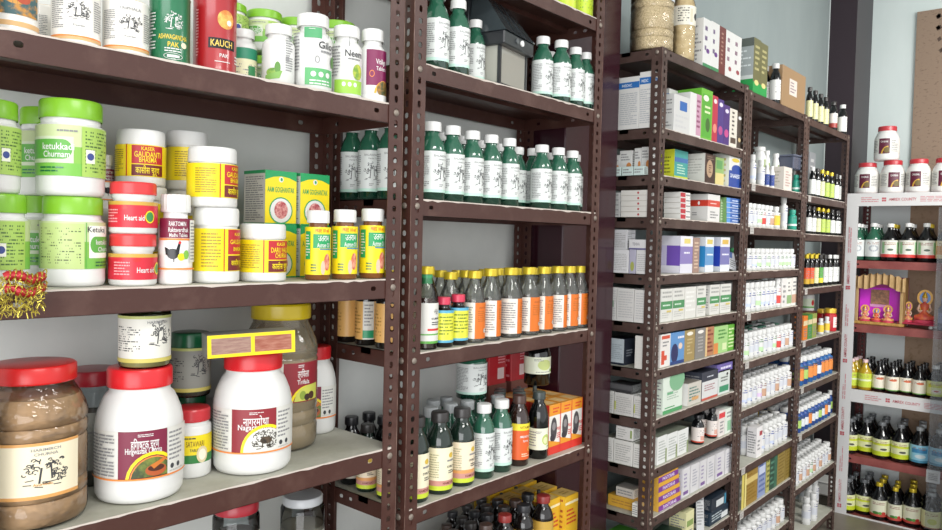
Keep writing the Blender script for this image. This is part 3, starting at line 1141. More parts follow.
put('mpill', maroon_pill, '1', 1, 178, .04, 38, 89, rad(-24), 'white ribbed-cap bottle with a maroon panel and black animal print', 'bottle')
h_ = put('shim', mb_, '1', 1, 109, .17, 24, 72, 0, 'white carton glimpsed under the hidden maroon-labelled bottle', 'carton')
put('mpill', None, '1', 1, 109, .19, 22, 54, rad(10), 'small white bottle with maroon label between lime jars and red-lidded stack', 'bottle', dz=h_)
RYB = ry_jar(.041, .125, .03, .02)
h_ = put('ryjar_big', RYB, '1', 1, 216, .06, 50, 74, rad(-30), 'white tub with a wide yellow label, lower one of the tall stack of two', 'jar')
put('ryjar_top', ry_jar(.0395, .0865, .022, .018), '1', 1, 211, .06, 53, 59, rad(-30), 'white tub with a wide yellow label, upper one of the tall stack of two', 'jar', dz=h_)
put('ryjar_r', ry_jar(.0375, .085, .022, .008, ('KASER', 'DARU HALDI', 'CHURNA')), '1', 1, 266, .05, 49, 57, rad(-34), 'single white tub with a yellow and maroon label beside the green-yellow cartons', 'jar')


def gy_carton():
    w_, d_, h_ = .088, .088, .127
    g = M('#1f9a5a', .42)
    fr = [('r', -w_ / 2, 0, w_ / 2, h_, YEL), ('p', [(-w_ / 2, h_), (-w_ / 2, h_ * .82), (-w_ * .25, h_ * .88), (0, h_ * .9), (w_ * .25, h_ * .88), (w_ / 2, h_ * .82), (w_ / 2, h_)], g), ('e', 0, h_ * .84, .0065, .0065, WHITE), ('e', .001, h_ * .84, .003, .004, g),
          ('t', 'AAM GOGHANTAK', 0, h_ * .65, .013, g, .076), ('e', 0, h_ * .26, .033, .032, g), ('e', 0, h_ * .26, .030, .029, WHITE), ('e', 0, h_ * .27, .019, .021, M('#a8414a', .5, var='#e3a9a2', vscale=150)), ('r', -w_ / 2, 0, w_ / 2, .003, g)]
    lf = [('r', -d_ / 2, 0, d_ / 2, h_, LABW), ('l', -d_ * .42, h_ * .06, d_ * .42, h_ * .9, 20, INKL), ('r', -d_ / 2, 0, d_ / 2, .003, g), ('r', -d_ / 2, h_ * .94, d_ / 2, h_, g)]
    return carton('medicine_carton', w_, d_, h_, M('#2c9a5f', .45), fr, lf)


for i, (px, up, l) in enumerate(((281, 0, 'lower left of the four'), (315, 0, 'lower right of the four'), (281, 1, 'upper left, showing its printed side'), (315, 1, 'upper right, nearest the rear post'))):
    hc_ = put('gycarton', gy_carton, '1', 1, px, .145, 0, 0, rad(0), 'green and yellow carton with intestine picture, ' + l, 'carton', 'green and yellow cartons on the second shelf', dz=(.1275 if up else 0))


def joint_bottle():
    R, H = .0275, .1
    g = M('#1f9a5a', .42)
    c = PI * R
    L = [('r', -c, .008, c, .076, YEL), ('r', -.014, .046, .03, .066, g), ('t', 'उतराम', .01, .0605, .0085, WHITE, .026), ('t', 'Autram Oil', .01, .0505, .0065, WHITE, .03), ('t', 'FREE 10 ml', .006, .0712, .005, RED, .03),
         ('e', .018, .026, .008, .012, M('#c4513f', .45, var='#e6a98a', vscale=120)), ('e', .008, .018, .005, .01, M('#e8b9a0', .5)), ('r', -.034, .03, -.02, .07, g), ('l', -.033, .034, -.021, .066, 8, LABW), ('l', -.018, .012, -.006, .024, 3, DGREEN), ('r', .0, .0438, .03, .0455, M('#2f7fae', .4))]
    return vessel('oil_bottle', R, H, 'pill', body=M('#7a4a22', .12, coat=.5), lid=WHITE, lidR=R * .9, lidH=.018, label=L, n=40, rib=.02)


for i, (px, l) in enumerate(((318, 'left'), (345, 'middle'), (373, 'right'))):
    put('joint', joint_bottle, '1', 1, px, .04, 26, 69, rad(-30), 'yellow and green labelled oil bottle with white cap, %s one of the three' % l, 'bottle')


# red and gold tinsel garland hanging over the shelf edge at far left
def garland():
    root = empty('tinsel_garland')
    rnd = random.Random(3)
    gold = M('#c9b84a', .25, metal=.5)
    redm = M('#b3262e', .3, metal=.2)
    c = MB()
    for q in range(2):
        pts, rs = [], []
        for i in range(12):
            t = i / 11
            pts.append((.08 * t - .02, -.018 - .01 * math.sin(t * PI), .026 - .03 * q + .006 * math.sin(t * 7 + q)))
            rs.append(.011 + .002 * math.sin(i * 2.1))
        c.tube(pts, rs, redm, n=10)
        for i in range(16):
            t = i / 15
            cc = Vector((.08 * t - .02, -.018 - .01 * math.sin(t * PI), .026 - .03 * q + .006 * math.sin(t * 7 + q)))
            ring = [cc + Vector((.004 * math.sin(a), .0135 * math.cos(a), .0135 * math.sin(a))) for a in [2 * PI * k / 10 for k in range(10)]]
            if i % 2:
                c.tube(ring, .0016, gold, n=4, closed=True)
    c.build('cord', root, smooth=60)
    t = MB()
    for i in range(520):
        a = Vector((rnd.uniform(-.05, .06), rnd.uniform(-.045, -.012), rnd.uniform(-.055, .03)))
        d = Vector((rnd.gauss(0, 1), rnd.gauss(-.1, .6), rnd.gauss(-.8, .8))).normalized() * rnd.uniform(.006, .017)
        p = d.cross(Vector((rnd.random(), rnd.random(), rnd.random()))).normalized() * .0009
        t.face([a - p, a + p, a + d + p, a + d - p], gold)
    o_ = t.build('tinsel', root, smooth=0)
    o_['kind'] = 'stuff'
    return root


place('garland', garland, P('1', 1, 12, -.014, .005, 0), rad(-2), 'red cord garland with gold tinsel hanging over the shelf edge at left', 'garland', scale=(.72, .8, .72))


# ---------------- left rack, third visible shelf
def big_powder_jar():
    R, H = .083, .33
    L = [('r', -.105, .068, .105, .182, M('#efe4c6', .45)), ('r', -.105, .068, .105, .075, M('#dba05c', .4)), ('r', -.105, .176, .105, .182, M('#dba05c', .4)), ('s', .05, .122, .034, .03, INK, 21), ('t', 'HARIMIRCH', .05, .168, .006, INKL), ('t', 'CHURNA', .05, .159, .006, INKL),
         ('l', -.095, .095, -.055, .14, 10, INK), ('l', -.05, .095, -.018, .135, 8, INK), ('e', -.05, .15, .01, .006, YEL), ('t', 'Ayurvedic', .045, .098, .005, M('#c98a3c', .4))]
    r = vessel('powder_jar', R, H, 'pet', lid=M('#c9201f', .3), lidR=R * .8, lidH=.036, label=L, n=56, shell=clear('#f4f1ea', 1.5, .08, bump=.9, bscale=28), content=M('#cfab87', .9, var='#d8b592', vscale=9), fill=.8, rib=.008)
    return r


put('bigpowder', big_powder_jar, '1', 2, 33, .1, 114, 155, rad(-40), 'large clear jar of brown powder with red lid, at the lower left edge', 'jar')


def churna_jar(R, H, kind, word1, word2, pic):
    def f():
        z0, z1 = H * .2, H * .56
        o_ = -.012
        L = [('r', -.105, z0, .105, z1, LABW), ('r', o_ - .022, z0, o_ + .06, z1, MARO if pic == 0 else M('#8e2630', .42)),
             ('t', word1, o_ + .022, z1 - H * .1, .013, WHITE, .046), ('t', word2, o_ + .02, z1 - H * .145, .009, WHITE, .06), ('l', o_ + .01, z1 - H * .045, o_ + .035, z1 - H * .02, 2, WHITE)]
        if pic == 0:
            L += [('a', o_ + .036, z0 - .006, .041, .046, 25, 172, YEL), ('a', o_ + .036, z0 - .006, .0375, .0395, 20, 172, ORANGE), ('p', [(o_ + .036 + .0375 * math.cos(a / 10 * PI * .86 + .22), z0 + max(.001, -.006 + .0375 * math.sin(a / 10 * PI * .86 + .22))) for a in range(11)], M('#3f4a2c', .5, var='#7d8b3c', vscale=60)),
                  ('e', o_ + .04, z0 + .012, .018, .009, M('#b0562c', .4)), ('e', o_ + .04, z0 + .015, .014, .005, M('#4a2414', .4)), ('p', [(o_ + .03, z0 + .02), (o_ + .056, z0 + .03), (o_ + .058, z0 + .026), (o_ + .036, z0 + .014)], M('#c9742c', .4))]
        else:
            L += [('p', [(o_ + .04 + .044 * math.cos(a / 10 * PI), z0 + .04 * math.sin(a / 10 * PI)) for a in range(11)], LABW), ('a', o_ + .04, z0 + .001, .04, .045, 62, 180, YEL),
                  ('s', o_ + .04, z0 + .02, .024, .016, M('#3a3328', .5), 5), ('e', o_ + .04, z0 + .02, .011, .006, M('#5a4a38', .5, var='#2a231c', vscale=150))]
        L += [('r', o_ + .06, z0, .105, z1, LABW), ('l', o_ + .063, z0 + H * .1, .085, z1 - .005, 7, INKL), ('e', o_ + .07, z0 + H * .06, .004, .004, INK), ('e', o_ + .085, z0 + H * .06, .004, .004, INK), ('l', o_ + .064, z0 + .004, .088, z0 + H * .03, 2, INKL),
              ('l', -.098, z0 + .004, o_ - .028, z1 - .004, 13, INKL), ('r', -.105, z0 - .001, .105, z0 + .0015, ORANGE)]
        return vessel('powder_jar', R, H, kind, body=WHITE, lid=M('#d6232a', .3), lidR=R * .745, lidH=H * .145, label=L, n=56, rib=.006)
    return f


h_ = put('hing', churna_jar(.074, .20, 'barrel', 'हिंगाष्टक चूर्ण', 'Hingwastak Churna', 0), '1', 2, 141, .09, 92, 128, rad(-26), 'big white red-lidded jar with maroon label carrying the glass jar', 'jar')
hn_ = put('nagar', churna_jar(.072, .198, 'barrel', 'नागरमोथा', 'Nagarmotha', 1), '1', 2, 249, .09, 82, 117, rad(-36), 'big white red-lidded jar with red label under the yellow-edged flat carton', 'jar')


def glass_jar(full, cream):
    def f():
        R, H = .041, .128 if full else .12
        L = [('r', -.095, .018, .095, .088, M('#dedcd2', .5) if full else M('#8f9088', .6)), ('l', -.05, .03, -.004, .075, 11, INK), ('s', .03, .06, .022, .022, INK, 9), ('t', 'HARIMIRCH', .025, .082, .005, INKL), ('r', -.095, .011, .095, .018, M('#c9bd62', .5)), ('r', -.095, .088, .095, .093, M('#b9bf72', .5))]
        return vessel('glass_jar', R, H, 'straight', lid=M('#155c38', .3), lidR=R * .93, lidH=.02 if full else .03, label=L, n=44, shell=clear('#e8ede6', 1.5, .05), content=M('#b8ab72' if cream else '#4d4a40', .8), fill=.72, rib=.02)
    return f



put('glassjar', glass_jar(True, True), '1', 2, 145, .09, 54, 71, rad(-30), 'glass jar with green lid and pale label standing on the red-lidded jar', 'jar', dz=h_)
h_ = put('glassjar_c', glass_jar(False, False), '1', 2, 191, .19, 42, 72, rad(-40), 'dark glass jar with green lid, lower one behind the two big white jars', 'jar')
put('glassjar_b', glass_jar(False, False), '1', 2, 191, .19, 43, 63, rad(-40), 'dark glass jar with green lid, upper one behind the two big white jars', 'jar', dz=h_)


def clear_red_jar():
    L = [('r', -.1, .03, .1, .13, M('#a5a69f', .6)), ('l', -.04, .05, .03, .12, 10, INKL)]
    return vessel('powder_jar', .052, .2, 'straight', lid=M('#b02433', .3), lidR=.05, lidH=.026, label=L, n=40, shell=clear('#dfe4e6', 1.5, .06), content=M('#8a8478', .8), fill=.6, rib=.01)


put('clearred', clear_red_jar, '1', 2, 93, .24, 58, 112, rad(-20), 'clear jar with crimson lid half hidden behind the powder jar', 'jar')



def satavari():
    L = [('r', -.07, .022, .07, .062, YEL), ('r', -.07, .022, .07, .034, M('#2f7d3c', .4)), ('t', 'SATAWARI', .012, .05, .008, M('#8a6a1c', .5), .036), ('t', 'TABLETS', .012, .041, .004, INK), ('l', -.01, .056, .02, .06, 1, INK), ('e', .026, .034, .012, .012, M('#d9cba0', .5)), ('e', .026, .034, .008, .008, M('#efe6cf', .5))]
    return vessel('medicine_jar', .039, .098, 'straight', body=WHITE, lid=M('#c22c34', .3), lidR=.037, lidH=.018, label=L, n=40, rib=.01)


put('satavari', satavari, '1', 2, 197, .16, 40, 66, rad(-35), 'small white red-lidded jar with yellow-green label between the two big white jars', 'jar')


def triphala_jar():
    R, H = .071, .26
    L = [('r', -.1, .088, .1, .158, M('#e3dfd6', .5)), ('r', .012, .088, .1, .158, M('#8e2630', .42)), ('t', 'त्रिफला', .052, .138, .012, WHITE, .026), ('t', 'Trifala', .052, .124, .008, WHITE), ('l', .04, .149, .06, .155, 2, WHITE), ('e', .022, .104, .006, .006, ORANGE), ('a', .06, .08, .032, .037, 40, 175, YEL),
         ('p', [(.032, .09), (.036, .104), (.046, .113), (.06, .117), (.09, .118), (.09, .09)], M('#c9cc5a', .5)), ('e', .05, .1, .007, .008, M('#8ba03c', .5)), ('e', .06, .096, .007, .006, M('#3a2a20', .5)), ('e', .071, .098, .008, .007, M('#4a3024', .5)), ('l', -.09, .094, .004, .152, 12, INKL)]
    return vessel('powder_jar', R, H, 'pet', lid=M('#e3c81e', .3), lidR=R * .8, lidH=.028, label=L, n=56, shell=clear('#efe9dc', 1.5, .06, bump=.5, bscale=22, haze=.4, hcol='#aa9f88'), content=M('#c9b086', .9, var='#b8a078', vscale=12), fill=.62, rib=.012)


put('triphala', triphala_jar, '1', 2, 281, .21, 75, 142, rad(-40), 'large clear jar of tan powder with yellow lid behind the flat carton', 'jar')
put('hing_s', churna_jar(.056, .165, 'barrel', 'हिंगाष्टक', 'Churna', 0), '1', 2, 315, .265, 44, 85, rad(-70), 'white red-lidded jar partly hidden right of the yellow-lidded jar', 'jar')


def yellow_flat():
    w_, d_, h_ = .185, .065, .048
    yl = M('#efd41c', .35)
    wood = M('#8d6a60', .6, var='#a98b7c', vscale=30, stretch=(1, 1, 8))
    fr = [('r', -w_ / 2, 0, w_ / 2, h_, yl), ('r', -w_ / 2 + .008, .007, -.003, h_ - .007, wood), ('r', .005, .007, w_ / 2 - .008, h_ - .007, M('#94513f', .6, var='#b07a66', vscale=30, stretch=(1, 1, 8)))]
    return carton('flat_carton', w_, d_, h_, M('#8d8b86', .4), fr, [('r', -d_ / 2, 0, d_ / 2, h_, M('#a9a7a2', .35, metal=.4))])


put('yflat', yellow_flat, '1', 2, 253, .02, 0, 0, 0, 'flat carton edged in bright yellow lying on the red jar lid', 'carton', tilt=(0, rad(-1.5), rad(-20)), dz=hn_ + .003)
# bottom shelf
put('shim3', lambda: carton('medicine_carton', .1, .1, .12, M('#8a7d6a', .7)), '1', 3, 236, .09, 0, 0, 0, 'brown carton under the lowest clear red-lidded jar', 'carton')
put('bot_jar', clear_red_jar, '1', 3, 236, .14, 48, 84, rad(-30), 'clear jar with red lid on the lowest visible left shelf', 'jar', dz=.1205)
put('bot_clear', lambda: vessel('powder_jar', .05, .30, 'straight', lid=M('#c9ccce', .3), lidR=.046, lidH=.025, label=[('r', -.06, .06, .06, .2, LABW)], n=36, shell=clear('#e2e6e8', 1.5, .05), content=M('#b5aa94', .9), fill=.7), '1', 3, 302, .2, 44, 100, 0, 'clear jar with a pale lid beside the rear post, lowest left shelf', 'jar')


# ================================================================== SECOND RACK: syrup bottles
GG = M('#2c5f4a', .07, .6, coat=.6)
GGD = M('#15382b', .08, .6, coat=.7)
DARKB = M('#15100f', .12, .5, coat=.35)
DGB = M('#16261e', .1, .5, coat=.4)
CAPW = M('#dededc', .35)
CAPG = M('#9fa3a4', .35)
CAPD = M('#33302f', .35)
CAPY = M('#cdb42e', .3, metal=.35)
TEALL = M('#bfe0d2', .4)


def liner_w(R):
    return 2 * PI * R * .46


def green_bottle(seed, cap=CAPW, body=None):
    def f():
        R, H = .032, .205
        w_ = liner_w(R)
        z0, z1 = H * .1, H * .62
        L = [('r', -w_, z0, w_, z1, M('#dadedb', .4)), ('r', -w_, z0, w_, z0 + .008, TEALL), ('t', 'BALARISHTA', .012, z1 - .012, .0055, INKL), ('t', 'Herbal Tonic', .016, z1 - .021, .004, INKL), ('s', .012, z0 + .052, .02, .024, INK, seed), ('l', .004, z0 + .014, .016, z0 + .022, 2, INKL),
             ('l', -.05, z0 + .014, -.02, z1 - .012, 16, INKL), ('l', .044, z0 + .014, .06, z1 - .01, 12, INKL)]
        return vessel('syrup_bottle', R, H, 'bottle', body=GG, band=body or GGD, fill=.6, lid=cap, lidH=.026, neck=.0115, lidR=.0155, label=L, n=32, rib=.03, lidname='cap')
    return f


GB = green_bottle(3)


def row(key, build, k, sh, items, fmt, cat, group=None, rz=rad(-20), start=0, jit=3):
    """items (px, dy, w, h[, dz]); fmt has one %s for the ordinal"""
    rnd = random.Random(len(items) * 7 + sh)
    for i, it in enumerate(items):
        dz = it[4] if len(it) > 4 else 0
        put(key, build, k, sh, it[0], it[1], it[2] * 1.17, it[3], (rz(i) if callable(rz) else rz) + rad(rnd.uniform(-jit, jit)), fmt % ORD[start + i], cat, group, dz=dz)


row('gb', GB, '2', 1, [(437, .045, 24, 80), (458, .045, 22, 75), (475, .10, 18, 66)], '%s from left of the white-capped green bottles left of the lantern', 'bottle')
row('gb', GB, '2', 1, [(543, .07, 19, 64), (560.5, .045, 19, 63), (575, .045, 17, 59.5), (587.5, .045, 15.5, 57)], '%s from left of the white-capped green bottles right of the lantern', 'bottle')
row('gb', GB, '2', 1, [(549, .15, 17, 58), (566, .15, 15, 55)], '%s from left of the green bottles hidden behind those right of the lantern', 'bottle')
row('gb', GB, '2', 2, [(433, .045, 25, 78), (452.5, .045, 22.5, 75.5), (472, .045, 21.5, 72), (490.5, .045, 20, 69.5), (508.5, .045, 19, 67.5), (542, .045, 19, 63.5), (557.5, .045, 18, 62), (571.5, .045, 17, 60)], '%s white-capped green bottle from left, front row on the shelf below the lantern', 'bottle')
row('gb', GB, '2', 2, [(443, .125, 20, 70), (463, .125, 19, 68), (481, .125, 18, 65), (499, .125, 18, 63), (518, .12, 17.5, 61), (532.5, .10, 17, 61), (551, .125, 16, 58), (566, .125, 15, 56), (581, .09, 14, 56)], '%s green bottle from left, second row on the shelf below the lantern', 'bottle', 'second row of green bottles')


def side_row(key, build, k, sh, items, fmt, cat, rz=rad(-40), scale=None):
    for i, (lx, ly, s) in enumerate(items):
        z = RACKS[k]['z'][sh] + SHELF_T
        o = place(key, build, loc_to_world(k, lx, ly, z), rz, fmt % ORD[i], cat, None, scale=scale or (s, s, s))
        register(o, key, k, sh)


side_row('gb', GB, '2', 2, [(.042, .125, 1.05), (.042, .205, 1.05), (.042, .287, 1.05)], '%s from front of the green bottles seen through the open side of the second rack', 'bottle', rz=rad(-52))


put('gb', None, '1', 0, 379, .26, 24, 76, rad(-30), 'green white-capped bottle behind the maroon-labelled tablet bottle, left rack', 'bottle')

# ---- lantern
def lantern():
    root = empty('wall_lantern')
    K = M('#23262a', .35, coat=.3)
    W_, D_, B_, C_, Hd = .16, .10, .014, .103, .038
    m = MB(); m.box(-W_ / 2, 0, 0, W_ / 2, D_, B_, K, bev=.002); m.build('base', root, smooth=0)
    for x in (-W_ / 2 + .004, W_ / 2 - .012):
        for y in (.003, D_ - .012):
            m = MB(); m.box(x, y, B_, x + .008, y + .008, B_ + C_, K); m.build('frame_post', root, smooth=0)
    m = MB()
    g = clear('#e9efe9', 1.6, .08, haze=.42, hcol='#eceade')
    a, b = W_ / 2 - .008, .007
    z0, z1 = B_, B_ + C_
    m.box(-a, b - .001, z0, a, b + .001, z1, g)
    m.build('glass_pane', root, smooth=0)
    m = MB(); m.box(-a - .001, b, z0, -a + .001, D_ - .008, z1, g); m.build('glass_pane', root, smooth=0)
    m = MB(); m.box(a - .001, b, z0, a + .001, D_ - .008, z1, g); m.build('glass_pane', root, smooth=0)
    m = MB(); m.box(-W_ / 2 + .006, D_ - .012, B_, W_ / 2 - .006, D_ - .0075, B_ + C_, M('#d6d8d0', .3)); m.build('reflector', root, smooth=0)
    m = MB(); m.box(-W_ / 2 - .004, D_ - .006, 0, W_ / 2 + .004, D_ + .008, .272, K, bev=.002); m.build('back_plate', root, smooth=0)
    m = MB(); m.box(-W_ / 2 - .004, -.012, z1, W_ / 2 + .004, D_, z1 + Hd, K, bev=.003); h = m.build('head', root, smooth=0)
    m = MB()
    for x, r, mt in ((.012, .0085, M('#f4f4f2', .3)), (-.016, .0075, M('#5a5d60', .2))):
        q = [(x + r * math.cos(2 * PI * i / 14), -.0122, z1 + .022 + r * math.sin(2 * PI * i / 14)) for i in range(14)]
        q2 = [(p[0], -.0155, p[2]) for p in q]
        m.poly(q + q2, [(i, (i + 1) % 14, 14 + (i + 1) % 14, 14 + i) for i in range(14)] + [tuple(range(14, 28))], mt)
    m.build('sensor', h)
    m = MB()
    z2 = z1 + Hd
    xa, xb = -W_ / 2 - .004, W_ / 2 + .004
    y0, y1 = -.016, D_ - .002
    vs = [(xa, y0, z2), (xb, y0, z2), (xb, y1, z2), (xa, y1, z2), (xa + .02, D_ * .55, z2 + .105), (xb - .03, D_ * .55, z2 + .105), (xb - .03, y1, z2 + .118), (xa + .02, y1, z2 + .118)]
    roofm = M('#3b4346', .12, coat=.8, bump=.3, bscale=40)
    m.poly(vs, [(0, 1, 5, 4), (4, 5, 6, 7), (1, 2, 6, 5), (3, 0, 4, 7), (2, 3, 7, 6), (3, 2, 1, 0)], roofm)
    for t in (.33, .66):
        p = Vector(vs[0]).lerp(Vector(vs[1]), t); q = Vector(vs[4]).lerp(Vector(vs[5]), t)
        m.tube([p, q], .0016, K, n=5)
    m.build('roof', root, smooth=0)
    m = MB()
    m.lathe([(0, z0 + .005), (.012, z0 + .006), (.012, z0 + .03), (.02, z0 + .055), (.022, z0 + .075), (.012, z0 + .095), (0, z0 + .1)], clear('#fff6e0', 1.5, .05, haze=.35, hcol='#f3e6c0'), n=18, c=(0, D_ * .5))
    m.lathe([(0, z0 + .02), (.002, z0 + .03), (.002, z0 + .08), (0, z0 + .085)], M('#d9b45c', .4), n=6, c=(0, D_ * .5))
    m.build('bulb', root)
    return root


ll = spot('2', 1, 515, .045, 0, .08)
place('lantern', lantern, ll[0], rad(10), 'black wall lantern with glass panes standing among green bottles', 'lantern', scale=(1.16, 1.16, 1.06))


# top of the second rack: a bottle with a lime label
def lime_bottle():
    L = [('r', -.08, .012, .08, .12, M('#c3dc3a', .4)), ('l', -.03, .03, .03, .08, 5, DGREEN)]
    return vessel('syrup_bottle', .033, .19, 'bottle', body=GGD, lid=CAPW, lidH=.024, neck=.012, lidR=.015, label=L, n=28, lidname='cap')


row('limeb', lime_bottle, '2', 0, [(585, .06, 17, 60), (566, .06, 18, 62)], '%s from right of the lime-labelled bottles on the highest shelf of the second rack', 'bottle')


# ---- third shelf: clear bottles with gold caps
def gold_bottle(orange_at=.0, plain=False):
    def f():
        R, H = .031, .205
        w_ = liner_w(R)
        z0, z1 = H * .06, H * .56
        OR = M('#d9701c', .4)
        L = [('r', -w_, z0, w_, z1, M('#e6e2d8', .42)), ('r', -.012 + orange_at, z0, w_, z1, OR), ('t', 'ASAVA', .012 + orange_at, z1 - .014, .006, M('#9c4a18', .5)), ('l', -.004 + orange_at, z1 - .055, .03 + orange_at, z1 - .022, 6, M('#b0601f', .5)),
             ('e', .022 + orange_at, z0 + .022, .0065, .0065, WHITE), ('o', .022 + orange_at, z0 + .022, .005, .005, .0015, INK), ('l', -.045, z0 + .01, -.018 + orange_at, z1 - .01, 12, INKL)]
        return vessel('tonic_bottle', R, H, 'long', lid=CAPY, lidH=.02, neck=.0125, lidR=.0165, label=L, n=32, rib=.02, shell=clear('#eef0ea', 1.5, .04, haze=.12, hcol='#c9ccc6'), content=M('#2e1712', .15, coat=.4), fill=.60, lidname='cap')
    return f


GOB = gold_bottle()
GOB2 = gold_bottle(.016)
for i, (px, wd, h, kk) in enumerate(((474, 20, 71, 0), (490, 20, 71, 1), (511, 21, 69, 1), (529, 20, 67, 0), (543, 18, 65.5, 0), (558, 18, 64, 1), (574, 17, 62, 0), (586, 15, 60.5, 0))):
    put('gob%d' % kk, (GOB, GOB2)[kk], '2', 3, px, .045, wd * 1.17, h, rad(-22), '%s from left of the gold-capped orange-labelled bottles in the front row' % ORD[i], 'bottle', 'gold-capped orange-labelled bottles in the front row')
row('gob0', GOB, '2', 3, [(431, .15, 20, 72), (446, .11, 20, 69), (466, .11, 20, 68), (484, .12, 18, 66), (499, .12, 17.5, 65), (516, .12, 17, 63), (533, .12, 16.5, 61), (549, .12, 16, 60), (563, .12, 15, 58)], '%s from left of the gold-capped bottles in the second row', 'bottle', 'gold-capped bottles in the second row')
row('gob0', GOB, '2', 3, [(440, .19, 18, 66), (457, .19, 17, 64), (474, .19, 17, 62), (494, .19, 16, 60), (509, .19, 15, 59), (525, .19, 15, 57)], '%s from left of the gold-capped bottles in the back row', 'bottle', 'gold-capped bottles in the back row')


def tan_bottle(white=False):
    def f():
        R, H = .029, .20
        w_ = liner_w(R)
        L = [('r', -w_, .016, w_, .115, M('#e8b56a', .4))]
        if white:
            L += [('r', .0, .016, .03, .115, LABW), ('r', .0, .02, .03, .04, M('#2f9a6a', .4)), ('l', .004, .05, .026, .11, 7, INKL)]
        L += [('l', -.04, .03, -.006, .1, 8, M('#b3823c', .5)), ('l', .035, .03, .055, .1, 8, M('#b3823c', .5))]
        return vessel('tonic_bottle', R, H, 'long', lid=CAPY, lidH=.02, neck=.012, lidR=.016, label=L, n=28, rib=.02, body=DARKB, lidname='cap')
    return f


side_row('tanb', tan_bottle(), '2', 3, [(.036, .12, 1.05), (.036, .285, 1.05)], '%s from front of the tan-labelled dark bottles at the open side of the second rack', 'bottle', rz=rad(-60))
side_row('tanw', tan_bottle(True), '2', 3, [(.036, .203, 1.05)], '%s dark bottle with half tan, half white label at the open rack side', 'bottle', rz=rad(-60))


def neck_seal():
    R, H = .032, .24
    L = [('r', -.09, .018, .09, .135, LABW), ('r', -.09, .018, .09, .025, GRN), ('r', -.09, .042, .09, .046, GRN), ('r', -.005, .055, .04, .061, RED), ('s', .02, .11, .008, .009, INK, 4), ('t', 'KUMARI', .02, .09, .006, INK), ('l', .006, .07, .036, .082, 2, INK)]
    r = vessel('tonic_bottle', R, H, 'long', lid=CAPY, lidH=.022, neck=.014, lidR=.017, label=L, n=32, rib=.02, shell=clear('#eef0ea', 1.5, .04), content=M('#3a1c16', .15, coat=.4), fill=.62, lidname='cap')
    m = MB(); m.lathe([(.0155, .19), (.0155, .219)], M('#3fa06a', .35), n=24, close=False); m.build('neck_seal', r)
    return r


put('nseal', neck_seal, '2', 3, 428, .04, 25.3, 82, rad(-28), 'clear bottle with a green neck seal and white label beside the left post', 'bottle')


def pink_small():
    R, H = .024, .125
    L = [('r', -.07, .012, .07, .09, M('#dfe045', .4)), ('r', -.07, .012, .07, .018, M('#5aa9c9', .4)), ('r', -.07, .086, .07, .093, M('#5aa9c9', .4)), ('l', -.016, .03, .02, .08, 6, M('#7a8b2c', .5)), ('l', .026, .06, .034, .07, 2, RED)]
    return vessel('syrup_bottle', R, H, 'bottle', body=DARKB, lid=M('#cf3a56', .35), lidH=.022, neck=.012, lidR=.0155, label=L, n=32, rib=.03, lidname='cap')


put('pinks', pink_small, '2', 3, 446.5, .03, 21.3, 49.5, rad(-30), 'small dark bottle with pink cap and yellow label, left one of two', 'bottle')
put('pinks', None, '2', 3, 463.5, .015, 21.8, 50.5, rad(-30), 'small dark bottle with pink cap and yellow label, right one of two', 'bottle')


# ---- fourth shelf
def cream_bottle(left):
    def f():
        R, H = .033, .215
        w_ = liner_w(R)
        z0 = .012
        L = [('r', -w_, z0, w_, .125, M('#efe7c8' if left else '#efdfc4', .42)), ('r', -w_, z0, w_, z0 + .012, M('#c8d83a', .4)), ('r', -w_, z0 + .012, w_, z0 + .026, M('#c98f84', .45)), ('t', 'HAMDARD', .016, z0 + .019, .007, M('#6e2a1f', .5), .036),
             ('e', .02, .104, .007, .007, M('#d9b84a', .4)), ('l', .008, .085, .034, .095, 1, INKL), ('t', 'SYRUP', .02, .074, .006, INK), ('l', .012, .055, .034, .066, 2, INK), ('l', -.04, .045, -.012, .11, 10, M('#b5b08f', .5))]
        if not left:
            L.insert(1, ('r', -w_, z0 + .02, w_, z0 + .036, M('#e0a060', .4)))
        return vessel('syrup_bottle', R, H, 'bottle', body=DGB, lid=CAPD, lidH=.022, neck=.0125, lidR=.0155, label=L, n=32, rib=.03, lidname='cap')
    return f


put('creamb', cream_bottle(True), '2', 4, 419, .035, 27.6, 84, rad(-26), 'dark green bottle with a cream label tucked behind the left post, fourth shelf', 'bottle')
put('creamb', None, '2', 4, 442, .04, 28.2, 80, rad(-26), 'dark green cream-labelled bottle, left of the pair in front on the fourth shelf', 'bottle')
put('creamc', cream_bottle(False), '2', 4, 465, .04, 27.0, 76, rad(-26), 'dark green bottle whose cream label has an orange base band', 'bottle')
put('gb', None, '2', 4, 484, .045, 23.6, 73, rad(-20), 'white-capped green bottle, left of the pair in front on the fourth shelf', 'bottle')
put('gb', None, '2', 4, 502, .045, 23.6, 71, rad(-20), 'white-capped green bottle, right of the pair in front on the fourth shelf', 'bottle')


def orange_bottle():
    R, H = .030, .205
    w_ = liner_w(R)
    L = [('r', -w_, .02, w_, .125, M('#e2612a', .4)), ('r', -w_, .106, w_, .126, M('#eedb3a', .4)), ('t', 'VITAMIN', .008, .115, .007, M('#7a4a10', .5)), ('t', 'IMMUNO PLUS', .008, .088, .007, WHITE, .036), ('t', 'Syrup', .008, .076, .006, WHITE), ('o', .02, .05, .006, .006, .0015, M('#f3d94a', .4)), ('l', -.005, .028, .022, .04, 2, M('#f3e0c0', .5))]
    return vessel('syrup_bottle', R, H, 'bottle', body=M('#2a1610', .09, coat=.7), lid=M('#4a332c', .35), lidH=.03, neck=.014, lidR=.0185, label=L, n=32, rib=.03, lidname='cap')


put('orangeb', orange_bottle, '2', 4, 519.5, .045, 21.3, 69, rad(-26), 'brown bottle with a bright orange and yellow label on the fourth shelf', 'bottle')


